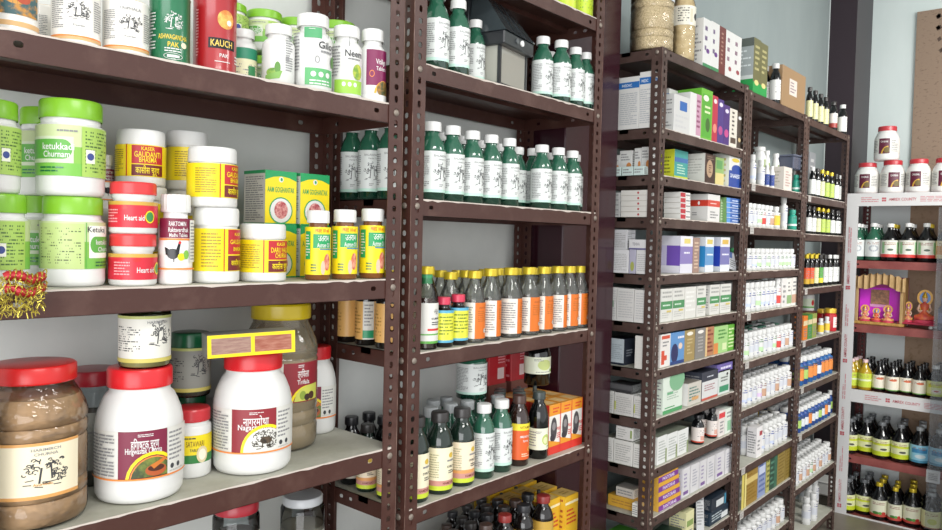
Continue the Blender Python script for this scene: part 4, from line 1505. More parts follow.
def black_green():
    R, H = .030, .21
    w_ = liner_w(R)
    L = [('r', -w_, .03, w_, .098, M('#e6ead2', .4)), ('e', .014, .062, .015, .017, M('#b9c96a', .45)), ('e', .012, .06, .009, .011, M('#dfe5b0', .45)), ('l', -.02, .08, .0, .09, 2, INKL), ('l', .018, .036, .034, .044, 1, GRN), ('l', -.045, .04, -.02, .09, 6, INKL)]
    return vessel('syrup_bottle', R, H, 'bottle', body=M('#0c0e0e', .1, coat=.35), lid=M('#3c4442', .35), lidH=.02, neck=.012, lidR=.0155, label=L, n=32, rib=.03, lidname='cap')


put('blackg', black_green, '2', 4, 533.5, .06, 20.1, 66, rad(-30), 'black bottle with pale green label, left of the two in front of the red-edged cartons', 'bottle')
put('blackg', None, '2', 4, 547.5, .04, 20.1, 65, rad(-30), 'black bottle with pale green label, right of the two beside the red-edged cartons', 'bottle')


def drop_carton():
    w_, d_, h_ = .066, .074, .165
    r = M('#d8372c', .4)
    yo = M('#e89a2e', .4)
    fr = [('r', -w_ / 2, 0, w_ / 2, h_, M('#ece9e2', .4)), ('r', -w_ / 2, 0, w_ / 2, h_ * .16, r), ('p', [(-w_ / 2, h_ * .16), (-w_ / 2, h_ * .3), (w_ / 2, h_ * .2), (w_ / 2, h_ * .16)], yo), ('r', -w_ / 2, h_ * .78, w_ / 2, h_, yo), ('l', -w_ * .2, h_ * .82, w_ * .35, h_ * .95, 2, r),
          ('e', -.006, h_ * .5, .018, .04, M('#4a4648', .5)), ('e', -.006, h_ * .56, .01, .014, M('#8f8b8b', .5)), ('e', -.014, h_ * .34, .012, .012, M('#38343a', .5)), ('t', 'PILE', .021, h_ * .5, .01, r, .018), ('l', .012, h_ * .3, .03, h_ * .42, 3, r), ('r', w_ / 2 - .004, 0, w_ / 2, h_, r)]
    lf = [('r', -d_ / 2, 0, d_ / 2, h_, r), ('l', -d_ * .3, h_ * .2, d_ * .3, h_ * .9, 8, M('#f0c0a0', .5))]
    tp = [('r', -w_ / 2, 0, w_ / 2, d_, yo), ('r', -w_ * .36, d_ * .15, w_ * .36, d_ * .85, M('#efc98a', .45))]
    return carton('medicine_carton', w_, d_, h_, yo, fr, lf, tp, lf)


for r_ in range(3):
    for c_ in range(3):
        P_ = loc_to_world('2', .712 + c_ * .0672, .026 + r_ * .0755, RACKS['2']['z'][4] + SHELF_T)
        o = place('dropc', drop_carton, P_, 0, 'orange and red carton, ' + ('%s from left in the front row' % ORD[c_] if r_ == 0 else '%s from left, %s row back' % (ORD[c_], ORD[r_])) + ' on the fourth shelf', 'carton', 'red and orange cartons on the fourth shelf')
        register(o, 'dropc', '2', 4)

SILV = green_bottle(6, CAPG)
row('gbs', SILV, '2', 4, [(430, .115, 20, 76), (450, .115, 20, 73), (471, .115, 19, 70), (489, .115, 18, 68)], '%s from left of the grey-capped green bottles in the second row, fourth shelf', 'bottle', 'grey-capped green bottles, second row')
row('gbs', SILV, '2', 4, [(436, .18, 19, 71), (457, .18, 18, 68), (477, .18, 17, 66)], '%s from left of the grey-capped green bottles in the third row, fourth shelf', 'bottle', 'grey-capped green bottles, third row')
row('blackg', None, '2', 4, [(509, .115, 16, 65), (525, .12, 15.5, 63), (537, .12, 13, 61), (500, .18, 15, 62), (515, .185, 14, 60)], '%s of the black bottles standing behind the front row, fourth shelf', 'bottle', 'black bottles behind the front row')
side_row('creamc', None, '2', 4, [(.045, .115, .86), (.045, .2, .86)], '%s from front of the cream-labelled bottles at the open side, fourth shelf', 'bottle', rz=rad(-60))


def plain_dark():
    L = [('r', -.08, .02, .08, .08, M('#b9b3a5', .5))]
    return vessel('syrup_bottle', .031, .2, 'bottle', body=M('#0d0d0f', .12, coat=.3), lid=M('#1c1c1f', .35), lidH=.022, neck=.012, lidR=.0155, label=L, n=28, lidname='cap')


side_row('plaind', plain_dark, '2', 4, [(.055, .28, .95), (.125, .285, .95), (.125, .22, .95)], '%s of the dark bottles at the back of the open side, fourth shelf', 'bottle', rz=rad(-60))
zt_ = .209 * .95
put('gb', None, '2', 4, 472, .15, 32.2, 88, rad(-26), 'white-capped green bottle standing on top of other bottles, fourth shelf', 'bottle', dz=.206)


def red_carton():
    w_, d_, h_ = .10, .06, .14
    r = M('#b8202c', .4)
    fr = [('r', -w_ / 2, 0, w_ / 2, h_, r), ('r', .004, h_ * .12, .04, h_ * .4, M('#e6cfd0', .4)), ('l', .006, h_ * .5, .044, h_ * .85, 5, M('#e3a0a8', .5)), ('r', -.045, 0, -.043, h_, M('#e0606a', .4))]
    return carton('medicine_carton', w_, d_, h_, r, fr, [('l', -.03, .01, .03, .12, 6, M('#e08a90', .5))])


def tall_brown():
    return carton('medicine_carton', .1, .06, .2, M('#7a4a40', .6), [('l', -.04, .02, .04, .17, 9, INKL)])


for i, (px) in enumerate((497, 519)):
    put('tallb', tall_brown, '2', 4, px, .261, 0, 0, 0, 'brown carton under the red cartons at the back of the fourth shelf, ' + ('left', 'right')[i], 'carton')
    put('redc', red_carton, '2', 4, px, .261, 0, 0, 0, 'red carton high at the back of the fourth shelf, ' + ('left', 'right')[i] + ' of the pair', 'carton', dz=.2005)


def black_bottle_big():
    L = [('r', -.09, .045, .09, .11, M('#e6ead2', .4)), ('e', .004, .08, .02, .02, M('#ccd88a', .45)), ('l', -.025, .094, .0, .104, 2, INKL), ('e', .026, .058, .006, .006, M('#6f9a3a', .4)), ('l', -.02, .05, .02, .056, 1, INKL)]
    return vessel('syrup_bottle', .034, .2, 'bottle', body=M('#0b0b0c', .1, coat=.35), lid=BLACK, lidH=.02, neck=.013, lidR=.016, label=L, n=32, lidname='cap')


put('bbig', black_bottle_big, '2', 4, 537.5, .15, 27.0, 72, rad(-26), 'black bottle with pale label standing on top of other bottles, fourth shelf', 'bottle', dz=.208)

# ---- fifth shelf: dark caps seen from above
DKC = [CAPD, M('#4a3a34', .35), M('#2b2b2e', .35), CAPG, M('#8b2f2c', .35)]
n_ = 0
rnd = random.Random(12)
for r_, (dy, px0, px1, st) in enumerate(((.05, 428, 560, 19), (.115, 436, 545, 17), (.18, 446, 534, 15.5), (.245, 452, 522, 14.5))):
    px = px0
    while px < px1:
        ci = 3 if (r_ == 0 and px < 450) or (r_ == 1 and px < 440) else rnd.choice([0, 0, 1, 2, 2, 4 if r_ == 0 else 0])
        put('dk%d' % ci, (lambda ci=ci: vessel('syrup_bottle', .03, .19, 'bottle', body=DARKB, lid=DKC[ci], lidH=.022, neck=.0135, lidR=.018, label=[('r', -.08, .02, .08, .11, M('#c9a34a', .4))], n=24, rib=.03, lidname='cap')),
            '2', 5, px, dy, st * 1.12, st * 2.9, 0, '%s %s-capped dark bottle from left, %s row of the lowest visible shelf' % (ORD[int((px - px0) / st)], ('black', 'brown', 'charcoal', 'grey', 'dark red')[ci], ORD[r_]), 'bottle', 'dark-capped bottles on the lowest shelf of the second rack')
        px += st


def fire_bottle():
    L = [('r', -.08, .02, .08, .12, M('#e07a24', .4)), ('e', .01, .055, .018, .03, M('#e9c03a', .4)), ('e', .01, .045, .01, .018, M('#c9321c', .4)), ('l', -.01, .09, .03, .11, 2, M('#f4e3b0', .5))]
    return vessel('syrup_bottle', .031, .2, 'bottle', body=DARKB, lid=CAPD, lidH=.022, neck=.013, lidR=.016, label=L, n=28, lidname='cap')


put('fire', fire_bottle, '2', 5, 494, .27, 14, 50, rad(-30), 'dark bottle with a flame-orange label, left of two on the lowest shelf', 'bottle', dz=.19)
put('fire', None, '2', 5, 511, .255, 15, 52, rad(-30), 'dark bottle with a flame-orange label, right of two on the lowest shelf', 'bottle', dz=.19)


def yellow_carton():
    w_, d_, h_ = .08, .07, .145
    y = M('#e0b02c', .4)
    fr = [('r', -w_ / 2, 0, w_ / 2, h_, y), ('l', -.03, h_ * .3, .03, h_ * .7, 4, M('#c2342a', .4)), ('r', -w_ / 2, h_ * .8, w_ / 2, h_ * .86, M('#f3e6b8', .4))]
    tp = [('r', -w_ / 2 + .004, .004, w_ / 2 - .004, d_ - .004, M('#d3b36a', .5)), ('l', -.02, .02, .02, .05, 2, M('#a88334', .5))]
    return carton('medicine_carton', w_, d_, h_, y, fr, [('r', -d_ / 2, 0, d_ / 2, h_, M('#e6bd3c', .4)), ('l', -.025, .03, .025, .14, 6, M('#a8502c', .5))], tp)


k_ = 0
for r_ in range(3):
    for c_ in range(3 - (r_ == 0)):
        lx = .81 - c_ * .083 - (0 if r_ == 0 else 0)
        P_ = loc_to_world('2', lx + .04, .04 + r_ * .09 + (.02 if c_ else 0), RACKS['2']['z'][5] + SHELF_T)
        o = place('yc', yellow_carton, P_, 0, 'yellow carton, %s from right, %s row, lowest shelf beside the right post' % (ORD[c_], ORD[r_]), 'carton', 'yellow cartons on the lowest shelf of the second rack')
        register(o, 'yc', '2', 5)


# ================================================================== THE THREE BOX RACKS
def side_spot(k, sh, px, lx, dz=0, hh=.06):
    """depth behind the front edge at which the plane lx of rack k meets the photo's column px"""
    z = RACKS[k]['z'][sh] + dz + SHELF_T
    lo, hi = -.2, 1.0
    for _ in range(40):
        m = (lo + hi) / 2
        if project(loc_to_world(k, lx, m, z + hh))[0] > px:
            lo = m
        else:
            hi = m
    return lo


def spec(items, w_, h_):
    """fractions of a face -> decal list; centre-based u"""
    L = []
    for it in items:
        if it[0] == 'L':
            _, a, b, c, d, n_ = it[:6]
            L.append(('l', (a - .5) * w_, b * h_, (c - .5) * w_, d * h_, n_, M(it[6], .5) if len(it) > 6 else INKL))
        elif it[0] == 'T':
            _, s_, a, b, hh, col, wd = it
            L.append(('t', s_, (a - .5) * w_, b * h_, hh * h_, M(col, .45), wd * w_))
        elif it[0] == 'E':
            _, a, b, r, q, col = it
            L.append(('e', (a - .5) * w_, b * h_, r * w_, q * h_, M(col, .45)))
        else:
            a, b, c, d, col = it
            L.append(('r', (a - .5) * w_, b * h_, (c - .5) * w_, d * h_, M(col, .42)))
    return L


LN = [('L', .1, .12, .9, .88, 9)]
RKN = {'3': 'third rack', '4': 'fourth rack', '5': 'fifth rack'}


def fbox(k, sh, p0, p1, hpx, d, base, front, label, side=LN, top=None, dy=.012, dz=0.0, group=None, rz=0, name='medicine_carton', cat='carton'):
    A, _ = spot(k, sh, p0, dy, dz)
    B, ppm = spot(k, sh, p1, dy, dz)
    Rk = RACKS[k]
    a_ = min(max((A - Rk['o']).x, .0055), Rk['w'] - .03)
    b_ = min(max((B - Rk['o']).x, a_ + .012), Rk['w'] - .0055)
    A, B = loc_to_world(k, a_, dy, A.z), loc_to_world(k, b_, dy, A.z)
    d = min(d, Rk['d'] - .007 - dy)
    w_ = (B - A).length - .0012
    h_ = hpx / ((spot(k, sh, (p0 + p1) / 2, dy, dz))[1])
    if sh > 0:
        h_ = min(h_, Rk['z'][sh - 1] - .019 - A.z)
    o = carton(name, w_, d, h_, M(base, .42), spec(front, w_, h_), spec(side, d, h_), spec(top, w_, d) if top else None)
    o.location = (A + B) / 2
    o.rotation_euler = (0, 0, rz)
    tag(o, label, cat, group)
    register(o, o.name, k, sh)
    return dz + h_ + .0004


def sbox(k, sh, pa, pb, hpx, w_, base, side, label, front=LN, top=None, lx=.006, dz=0.0, group=None, name='medicine_carton'):
    """a box whose left face shows through the open left side, between columns pa < pb"""
    y1 = side_spot(k, sh, pa, lx, dz)
    y0 = side_spot(k, sh, pb, lx, dz)
    y1 = min(y1, RACKS[k]['d'] - .006)
    d = y1 - y0 - .0012
    h_ = hpx / project(loc_to_world(k, lx, (y0 + y1) / 2, RACKS[k]['z'][sh]))[2]
    h_ = min(h_, RACKS[k]['z'][sh - 1] - .019 - RACKS[k]['z'][sh] - SHELF_T - dz)
    o = carton(name, w_, d, h_, M(base, .42), spec(front, w_, h_), spec(side, d, h_), spec(top, w_, d) if top else None)
    o.location = loc_to_world(k, lx + w_ / 2, y0, RACKS[k]['z'][sh] + SHELF_T + dz)
    tag(o, label, 'carton', group)
    register(o, o.name, k, sh)
    return dz + h_ + .0004


W = '#dcdcd9'
W2 = '#cfcfcd'
# ---- third rack, on top: jars and cartons


def grain_jar(seed, tall=True):
    def f():
        R, H = (.085, .30) if tall else (.05, .26)
        if tall:
            L = [('r', -.01, .19, .09, .27, M('#d9dce0', .4)), ('l', 0, .195, .08, .262, 9, M('#8c93a8', .5)), ('l', .0, .215, .04, .225, 1, INK)]
            c = M('#ead9b6', .9, var='#c4b08a', vscale=170, vlo=.42, vhi=.6, bump=.2, bscale=260)
        else:
            L = [('r', -.07, .12, .07, .185, M('#e3dfcf', .4)), ('l', -.05, .13, -.005, .18, 6, INK), ('e', .032, .15, .012, .012, INK), ('r', .0, .13, .012, .175, M('#c9c2a8', .4))]
            c = M('#ead6ab', .9, var='#d4bd90', vscale=40)
        return vessel('grain_jar', R, H, 'pet', lid=M('#c33', .3), lidR=R * .8, lidH=.03, label=L, n=44, shell=clear('#fffdf8', 1.45, .06, bump=.5, bscale=30), content=c, fill=.84, rib=.01)
    return f


put('grain', grain_jar(1), '3', 0, 650, .095, 44, 78, rad(-30), 'large clear jar of pale grain on top of the rack beside the pillar', 'jar')
put('grain2', grain_jar(2, False), '3', 0, 684, .055, 26, 76, rad(-30), 'clear jar of fine tan grain beside the largest grain jar', 'jar')
put('grain3', grain_jar(3, False), '3', 0, 698, .09, 19, 58, rad(-30), 'small red-capped jar of tan grain beside white cartons', 'jar')
WP = [('L', .2, .3, .5, .9, 3, '#6e5a80'), ('E', .6, .35, .2, .05, '#6a3d86'), (0, 0, 1, .08, '#3f8b5a')]
fbox('3', 0, 703, 711, 48, .09, W, WP, 'white carton with purple marks and green base, left one of a pair')
fbox('3', 0, 711, 719, 48, .09, W, WP, 'white carton with purple marks and green base, right one of a pair')
fbox('3', 0, 719, 725.5, 47, .09, '#6e3330', [('L', .3, .2, .6, .9, 8, '#b08a7a')], 'maroon carton standing between white cartons on the rack top')
WK = [('L', .2, .3, .5, .9, 3, '#8a6a7c'), ('E', .6, .2, .2, .05, '#9a4a50')]
fbox('3', 0, 725.5, 733, 46, .09, W, WK, 'white carton with rosy marks right of the maroon carton')
fbox('3', 0, 733, 741, 45, .09, W, WK, 'white carton with rosy marks at the right end of the box rack top')
SIL = [(0, 0, 1, .2, '#1f9a4a'), (0, .2, 1, 1, '#6b6a44'), ('L', .2, .4, .8, .9, 5, '#b5ae7a'), ('E', .5, .2, .3, .05, '#d9cf8a')]
SIS = [(0, 0, 1, 1, '#a8b0b0'), (0, .0, 1, .25, '#2fa052'), (0, .25, 1, .32, '#d9e0dc'), (0, .85, 1, 1, '#5f6660'), ('L', .1, .4, .9, .8, 6, '#dfe6e6')]
fbox('4', 0, 753, 760, 54, .13, '#5f6048', SIL, 'tall metallic green-based carton, left one of two on the rack top', side=SIS)
fbox('4', 0, 760, 767, 52, .13, '#5f6048', SIL, 'tall metallic green-based carton, right one of two on the rack top', side=SIS)


def dark_bottle(labcol='#e8e8e4', cap=CAPW, glass=None, extra=None, kind='bottle', band=None):
    def f():
        L = [('r', -.088, .02, .088, .115, M(labcol, .42)), ('l', -.02, .05, .035, .1, 4, INKL)]
        if band:
            L.insert(1, ('r', -.088, .02, .088, .05, M(band, .42)))
        if extra:
            L += extra
        return vessel('syrup_bottle', .031, .195, kind, body=glass or M('#101113', .14, coat=.25), lid=cap, label=L, n=20, rib=0, lidname='cap')
    return f


DB_W = dark_bottle()
put('dbw', DB_W, '4', 0, 769.5, .09, 10, 38, rad(-30), 'black bottle with white cap behind the metallic cartons, left one', 'bottle')
put('dbw', None, '4', 0, 778, .04, 11, 40, rad(-30), 'black bottle with white cap left of the cardboard box, right one', 'bottle')
fbox('4', 0, 782, 805, 39, .16, '#9c7f5e', [(.3, .35, .62, .75, '#d9cfc6'), ('L', .34, .4, .58, .7, 4, '#8a7a80')], 'brown cardboard box with a white sticker on the rack top', side=[], name='cardboard_box', cat='box')
DB_C = dark_bottle('#dcd9a4', CAPD)
for i, px in enumerate((809, 814.5, 820, 825)):
    put('dbc', DB_C, '5', 0, px, .035, 7.5, 33 - i, rad(-30), '%s dark bottle with a cream label from left on the far rack top' % ORD[i], 'bottle')
put('dbr', dark_bottle('#e6ded8', CAPD, band='#a03a34'), '5', 0, 834, .03, 9, 29, rad(-30), 'dark bottle with a red-based label near the corner, rack top', 'bottle')
put('dbw', None, '5', 0, 843.5, .03, 9.5, 30, rad(-30), 'black bottle with a large white label at the corner end of the rack top', 'bottle')
for i, px in enumerate((812, 818, 824, 830)):
    put('dbc', None, '5', 0, px, .1, 6.5, 29 - i, rad(-30), '%s dark bottle from left in the second row of the far rack top' % ORD[i], 'bottle')

# ---- second level (white-blue cartons, coloured cartons)
BLS = [(0, .78, 1, .9, '#2f6fb5'), ('T', 'MEDIC', .4, .84, .05, '#e8eef6', .5), ('L', .08, .08, .92, .7, 16, '#b5b8bc')]
sbox('3', 1, 612, 618, 52, .05, W, BLS, 'white carton with blue band in the side opening, deepest of three')
sbox('3', 1, 618, 638.5, 52, .05, W, BLS, 'wide white carton with blue band seen through the open rack side')
sbox('3', 1, 638.5, 652, 56, .045, W, BLS, 'white carton with blue band nearest the front corner post', front=BLS)
fbox('3', 1, 668.5, 678, 49, .12, W, [(0, .7, 1, .86, '#2f5fa5'), ('L', .2, .1, .8, .6, 5)], 'white carton with blue band behind the corner post, upper shelf', dy=.122, side=BLS)
fbox('3', 1, 674, 690, 37, .10, W2, [(.35, .6, .8, .85, '#2f68b0'), ('L', .1, .1, .9, .5, 3, '#c8c8c8')], 'low pale carton with a blue square in front of the tall ones')
fbox('3', 1, 690, 701, 43, .10, W, [(.55, .05, 1, 1, '#c79ab0'), ('L', .6, .2, .9, .9, 6, '#8a4a6a')], 'white carton with a pink stripe beside the bright green carton')
fbox('3', 1, 701, 712, 50, .13, '#6cb83c', [(.1, .05, .9, .9, '#58a83a'), ('E', .6, .3, .2, .14, '#3f6a2a'), ('E', .4, .82, .25, .06, '#e8f0da'), ('L', .3, .5, .8, .7, 2, '#e3f0c0')], 'bright green carton on the upper shelf of the third rack')
fbox('3', 1, 712, 717.5, 46, .12, '#b83048', [('E', .5, .3, .35, .1, '#e08a7a'), ('E', .5, .88, .3, .05, '#f0d8d8')], 'crimson carton right of the bright green one')
fbox('3', 1, 717.5, 723.5, 44, .12, '#4a3580', [('E', .5, .3, .35, .1, '#b54a8a'), ('E', .5, .88, .3, .05, '#e0d8f0')], 'violet carton with a pink ring, left one of two')
fbox('3', 1, 723.5, 729.5, 40, .12, '#4a2f78', [('E', .5, .3, .35, .1, '#c04a8a'), ('E', .5, .85, .3, .05, '#e0d8f0')], 'violet carton with a pink ring, right one of two')
fbox('3', 1, 729.5, 737, 38, .12, '#ded8cc', [(.15, .1, .85, .25, '#54463c'), ('L', .3, .3, .6, .95, 6, '#3c342e')], 'cream carton with dark print near the right post')
fbox('3', 1, 737, 742, 36, .12, '#4a4038', [('E', .5, .85, .3, .05, '#e0e0e0'), ('E', .5, .25, .25, .06, '#d0b88a')], 'dark brown carton squeezed against the right post')

# ---- third level
for i, (a, b, h) in enumerate(((612, 619.5, 22), (619.5, 632, 26), (634, 641, 28), (641, 650, 29))):
    sbox('3', 2, a, b, h, .05, W, [('E', .75, .4, .2, .14, '#d08a50'), ('L', .1, .6, .8, .9, 3)], 'small white carton with an orange dot, %s from left in the side opening' % ORD[i], lx=.05)
for i, (a, b) in enumerate(((613, 621), (622, 633), (633.5, 644))):
    sbox('3', 2, a, b, 9, .035, '#cfe0dc', [('L', .1, .2, .9, .8, 2)], 'tiny pale green carton, %s from left in front of the dotted ones' % ORD[i])
fbox('3', 2, 674.5, 688, 30, .09, '#3f9a94', [(.0, .6, 1, .75, '#3f6ea8'), ('L', .2, .2, .8, .55, 4, '#bfe0c8'), (0, 0, 1, .14, '#c9d43a')], 'teal carton with a yellow side behind the corner post', side=[(0, 0, 1, 1, '#dbe03a'), ('L', .2, .2, .8, .8, 5, '#8a8b2c')], dy=.06)
fbox('3', 2, 705, 715.5, 29, .10, '#3f2c26', [('E', .45, .5, .3, .3, '#b5977a'), ('L', .2, .8, .8, .95, 2, '#8a7260'), ('L', .36, .35, .6, .65, 4, '#5a3f30')], 'dark brown carton with a tan oval and white printed side', side=[(0, 0, 1, 1, '#dad7d0'), ('L', .12, .3, .85, .85, 6, '#b8b4ae'), (.1, .1, .3, .16, '#4a4a4a')])
fbox('3', 2, 688.5, 704, 26, .06, '#e2ded6', [('L', .12, .1, .85, .8, 6)], 'white carton hidden behind the brown carton with the tan oval', dy=.125)
fbox('3', 2, 715.5, 724, 28, .08, '#8fb06a', [(0, 0, 1, .45, '#d9c987'), (.1, .6, .8, .9, '#5f9a5a')], 'green and cream carton between brown and blue-white cartons', dy=.03)
fbox('3', 2, 729, 741.5, 33, .08, W, [(0, 0, 1, .5, '#2a4a9a'), ('E', .6, .55, .4, .14, '#2a4a9a'), ('T', 'SINAREST', .5, .35, .12, '#e8eef6', .8), ('E', .5, .82, .3, .06, '#d8c04a')], 'white carton with a blue wave and lettering at right', side=[(0, 0, 1, 1, '#e6e6df'), ('L', .2, .1, .8, .9, 5, '#c8b86a')])

# ---- fourth level: flat stacks
z_ = 0
for i in range(5):
    z_ = sbox('3', 3, 621, 649.5, 5.3, .06, '#dcdad4', [('E', .62, .5, .035, .22, '#b0383c'), (0, 0, 1, .08, '#bdb7ae')], 'flat white carton with a red dot, %s from bottom of the side stack' % ORD[i], dz=z_)
z_ = 0
for i in range(5):
    z_ = sbox('3', 3, 611, 620.5, 4.8, .06, '#bfc0be', [('L', .1, .2, .9, .8, 1)], 'grey flat carton, %s from bottom of the deeper side stack' % ORD[i], dz=z_)
z_ = 0
for i in range(5):
    z_ = fbox('3', 3, 681, 691, 5.3, .075, '#e4e2de', [(.0, .1, .5, .9, '#b8363f'), ('L', .55, .2, .95, .8, 1)], 'flat white carton with a red end, %s from bottom beside the corner post' % ORD[i], dz=z_, side=[(0, 0, 1, .07, '#bdb7ae')])
fbox('3', 3, 708, 720, 27, .085, '#dedcd9', [(0, .55, 1, .78, '#cf4a3a'), ('L', .2, .1, .85, .4, 3), ('L', .2, .63, .7, .7, 1, '#f4e0dc')], 'large white carton with a red band and pale emblem', side=[(0, .55, 1, .78, '#d4402f'), ('E', .5, .665, .06, .07, '#f2f0ee'), ('L', .15, .2, .4, .35, 2)])
z_ = 0
for i in range(5):
    z_ = fbox('3', 3, 727, 741, 4.9, .08, '#3c66b0', [(.0, .1, .25, .9, '#5f9ad8'), ('L', .4, .25, .9, .75, 1, '#cfdcf0'), (0, 0, 1, .1, '#dfe6ee')], 'flat blue carton, %s from bottom of the stack by the right post' % ORD[i], dz=z_, side=[(0, 0, 1, 1, '#7fa86a')])
fbox('3', 3, 720.5, 726.5, 23, .08, '#7f9f70', [('L', .1, .1, .9, .9, 7, '#c8d8b8')], 'greenish carton between the red-banded one and the blue stack', dy=.03)

# ---- fifth level
z_ = sbox('3', 4, 611, 628.5, 23, .07, '#e2e2e4', [('L', .1, .1, .9, .85, 10, '#bbb')], 'pale carton with fine print, lower one in the side opening')
sbox('3', 4, 611, 627, 20, .07, '#cfcfd2', [('L', .1, .1, .9, .85, 8, '#aaa')], 'grey-white carton lying on a pale one in the side opening', dz=z_)
z_ = sbox('3', 4, 629, 635.5, 24, .09, '#b5b3c6', [('E', .5, .3, .3, .2, '#a8ae5c')], 'lavender carton with a green oval in the side opening')
z_ = sbox('3', 4, 636, 650, 24, .055, '#d8d8d8', [('L', .1, .1, .9, .85, 9, '#bbb')], 'white carton with fine print next to the corner post')
sbox('3', 4, 629, 650, 10, .05, '#dcdcdd', [(0, 0, 1, .15, '#6a6690'), ('T', 'TENIVA', .35, .55, .3, '#8a8a90', .35)], 'long flat white carton with a violet edge lying on top', dz=z_ + .001)
PUR = [(0, .72, 1, 1, '#e4e2ea'), (.3, .8, .8, .93, '#e0cf7a'), (0, 0, 1, .72, '#8c7fb8'), (0, 0, 1, .25, '#dcdae4'), ('L', .3, .5, .9, .6, 1, '#e8e6f0')]
fbox('3', 4, 680, 692.5, 37, .085, '#8c7fb8', PUR, 'lavender and white carton with purple side, fifth level', side=[(0, .74, 1, 1, '#dcdae4'), (.3, .2, 1, .74, '#6f4fae'), (0, 0, .3, .74, '#c8c2de'), (0, 0, 1, .2, '#e0dee8')])
fbox('3', 4, 693, 699.5, 35, .07, '#a08478', [('L', .2, .1, .8, .9, 8, '#d8c0a8')], 'brownish patterned carton between lavender and blue cartons')
BL1 = [(0, .72, 1, 1, '#dfe3e8'), (.2, .8, .85, .93, '#d9c46a'), (0, .2, 1, .72, '#6a9ac8'), (0, 0, 1, .2, '#dfe3e8'), ('L', .2, .45, .9, .55, 1, '#e8f0f8')]
fbox('3', 4, 705, 713.5, 35, .07, '#2f82c4', BL1, 'blue and white carton with a bright blue side', side=[(0, .74, 1, 1, '#e2e6ea'), (0, .15, 1, .74, '#2f8fd0'), (0, 0, 1, .15, '#e2e6ea')])
BL2 = [(0, .72, 1, 1, '#dfdfe4'), (.2, .8, .85, .93, '#d9b45a'), (0, .2, 1, .72, '#7a7ab0'), (0, 0, 1, .2, '#dfe3e8'), ('L', .2, .45, .9, .55, 1, '#e8e8f8')]
fbox('3', 4, 720, 729.5, 34, .07, '#2a48a8', BL2, 'grey-violet and white carton with a deep blue side', side=[(0, .74, 1, 1, '#dfe0e8'), (0, .15, 1, .74, '#2744b4'), (0, 0, 1, .15, '#e2e6ea')])
m = MB()
A_, ppm_ = spot('3', 4, 733, .035)
m.box(-.026, 0, 0, .026, .004, .085, M('#e8e9ee', .5))
m.decal(flat((0, 0, 0), (1, 0, 0), (0, 0, 1), (0, -1, 0)), [('r', -.026, .055, -.008, .085, M('#6f86c0', .5)), ('l', -.02, .01, .02, .05, 4, INKL)])
o = m.build('leaflet', smooth=0)
o.location = A_ + Vector((0, 0, .004))
o.rotation_euler = (rad(-12), rad(16), rad(-20))
tag(o, 'white folded leaflet leaning beside the right post, fifth level', 'leaflet')

# ---- sixth level: grey-white cartons with a green band
for i, (a, b) in enumerate(((608, 616), (616.5, 633.5), (634, 650))):
    sbox('3', 5, a, b, 33, (.06, .06, .045)[i], '#dad9d6', [('L', .1, .1, .95, .92, 11, '#c3c3c3'), (.0, 0, .03, 1, '#d0cfcc')] + ([(.4, .4, .7, .6, '#8aa890')] if i == 0 else []), 'plain white carton, %s from left in the side opening, sixth level' % ORD[i])
GB_ = [(0, .38, 1, .62, '#4f8f5e'), ('L', .15, .45, .8, .55, 1, '#d8e8d8'), ('L', .1, .1, .9, .3, 3, '#bdbdb8'), ('L', .1, .7, .9, .95, 2, '#a8a8a4'), (.5, .28, .9, .34, '#d0bd6a')]
for i, (a, b) in enumerate(((661, 672.5), (673, 684.5), (685, 696), (697, 706), (710, 719.5), (720.5, 731))):
    fbox('3', 5, a, b, 33 - i * .8, .09, '#d9d8d2', [('L', .1, .2, .9, .9, 5, '#e8e8e4')] if i == 2 else GB_, 'grey-white carton%s, %s from left on the sixth level' % ('' if i == 2 else ' with a green band', ORD[i]), top=[(.1, .1, .9, .9, '#c9c8c2')], dy=.014)
    if i == 5:
        continue
    fbox('3', 5, a + 1, b + 1, 31 - i * .8, .09, '#d9d8d2', GB_, 'grey-white carton in the second row, %s from left, sixth level' % ORD[i], dy=.115)

# ---- seventh level
sbox('3', 6, 606, 624, 26, .10, '#1f2838', [(0, .08, 1, 1, '#b8c2c8'), ('L', .1, .2, .9, .8, 8, '#98a4ac')], 'grey-faced carton with a dark navy front in the side opening', front=[(0, 0, 1, 1, '#2b303c'), ('L', .2, .3, .7, .6, 3, '#9aa0a8')], lx=.03)
sbox('3', 6, 634.5, 647, 33, .04, '#dcdad4', [('L', .1, .1, .9, .9, 8, '#d8d8d2')], 'tall cream-white carton standing alone near the corner post')
fbox('3', 6, 660.5, 670.5, 33, .08, '#e2ddd8', [('p', 0, 0, 0, 0)][:0] + [(.1, .08, .4, .5, '#d0533c'), (.35, .2, .65, .35, '#d0533c'), (.1, .85, .9, .95, '#d0533c'), ('L', .2, .6, .8, .8, 2)], 'white carton with a red swoosh, seventh level')
fbox('3', 6, 670.5, 684.5, 32, .08, '#5f90c4', [('E', .3, .35, .25, .3, '#2a2f5c'), ('E', .7, .55, .14, .1, '#e3c9b8'), ('L', .5, .75, .95, .9, 1, '#e8e8f0'), (0, 0, 1, .1, '#24407a')], 'blue carton with a dark figure print, seventh level')
fbox('3', 6, 684.5, 695, 31, .08, '#a08a58', [('E', .5, .88, .3, .06, '#ece6d8'), ('L', .25, .2, .75, .75, 5, '#c8b68a')], 'gold-brown carton, seventh level')
fbox('3', 6, 695.5, 705.5, 30, .08, '#83807c', [('E', .5, .88, .3, .06, '#ece6e0'), ('L', .25, .2, .75, .75, 5, '#b0aca8')], 'grey carton right of the gold-brown one')
fbox('3', 6, 705.5, 714, 29, .08, '#b07a58', [('L', .1, .1, .9, .95, 6, '#7a3a2c'), (0, 0, .2, 1, '#d9bd8a')], 'russet striped carton, seventh level')
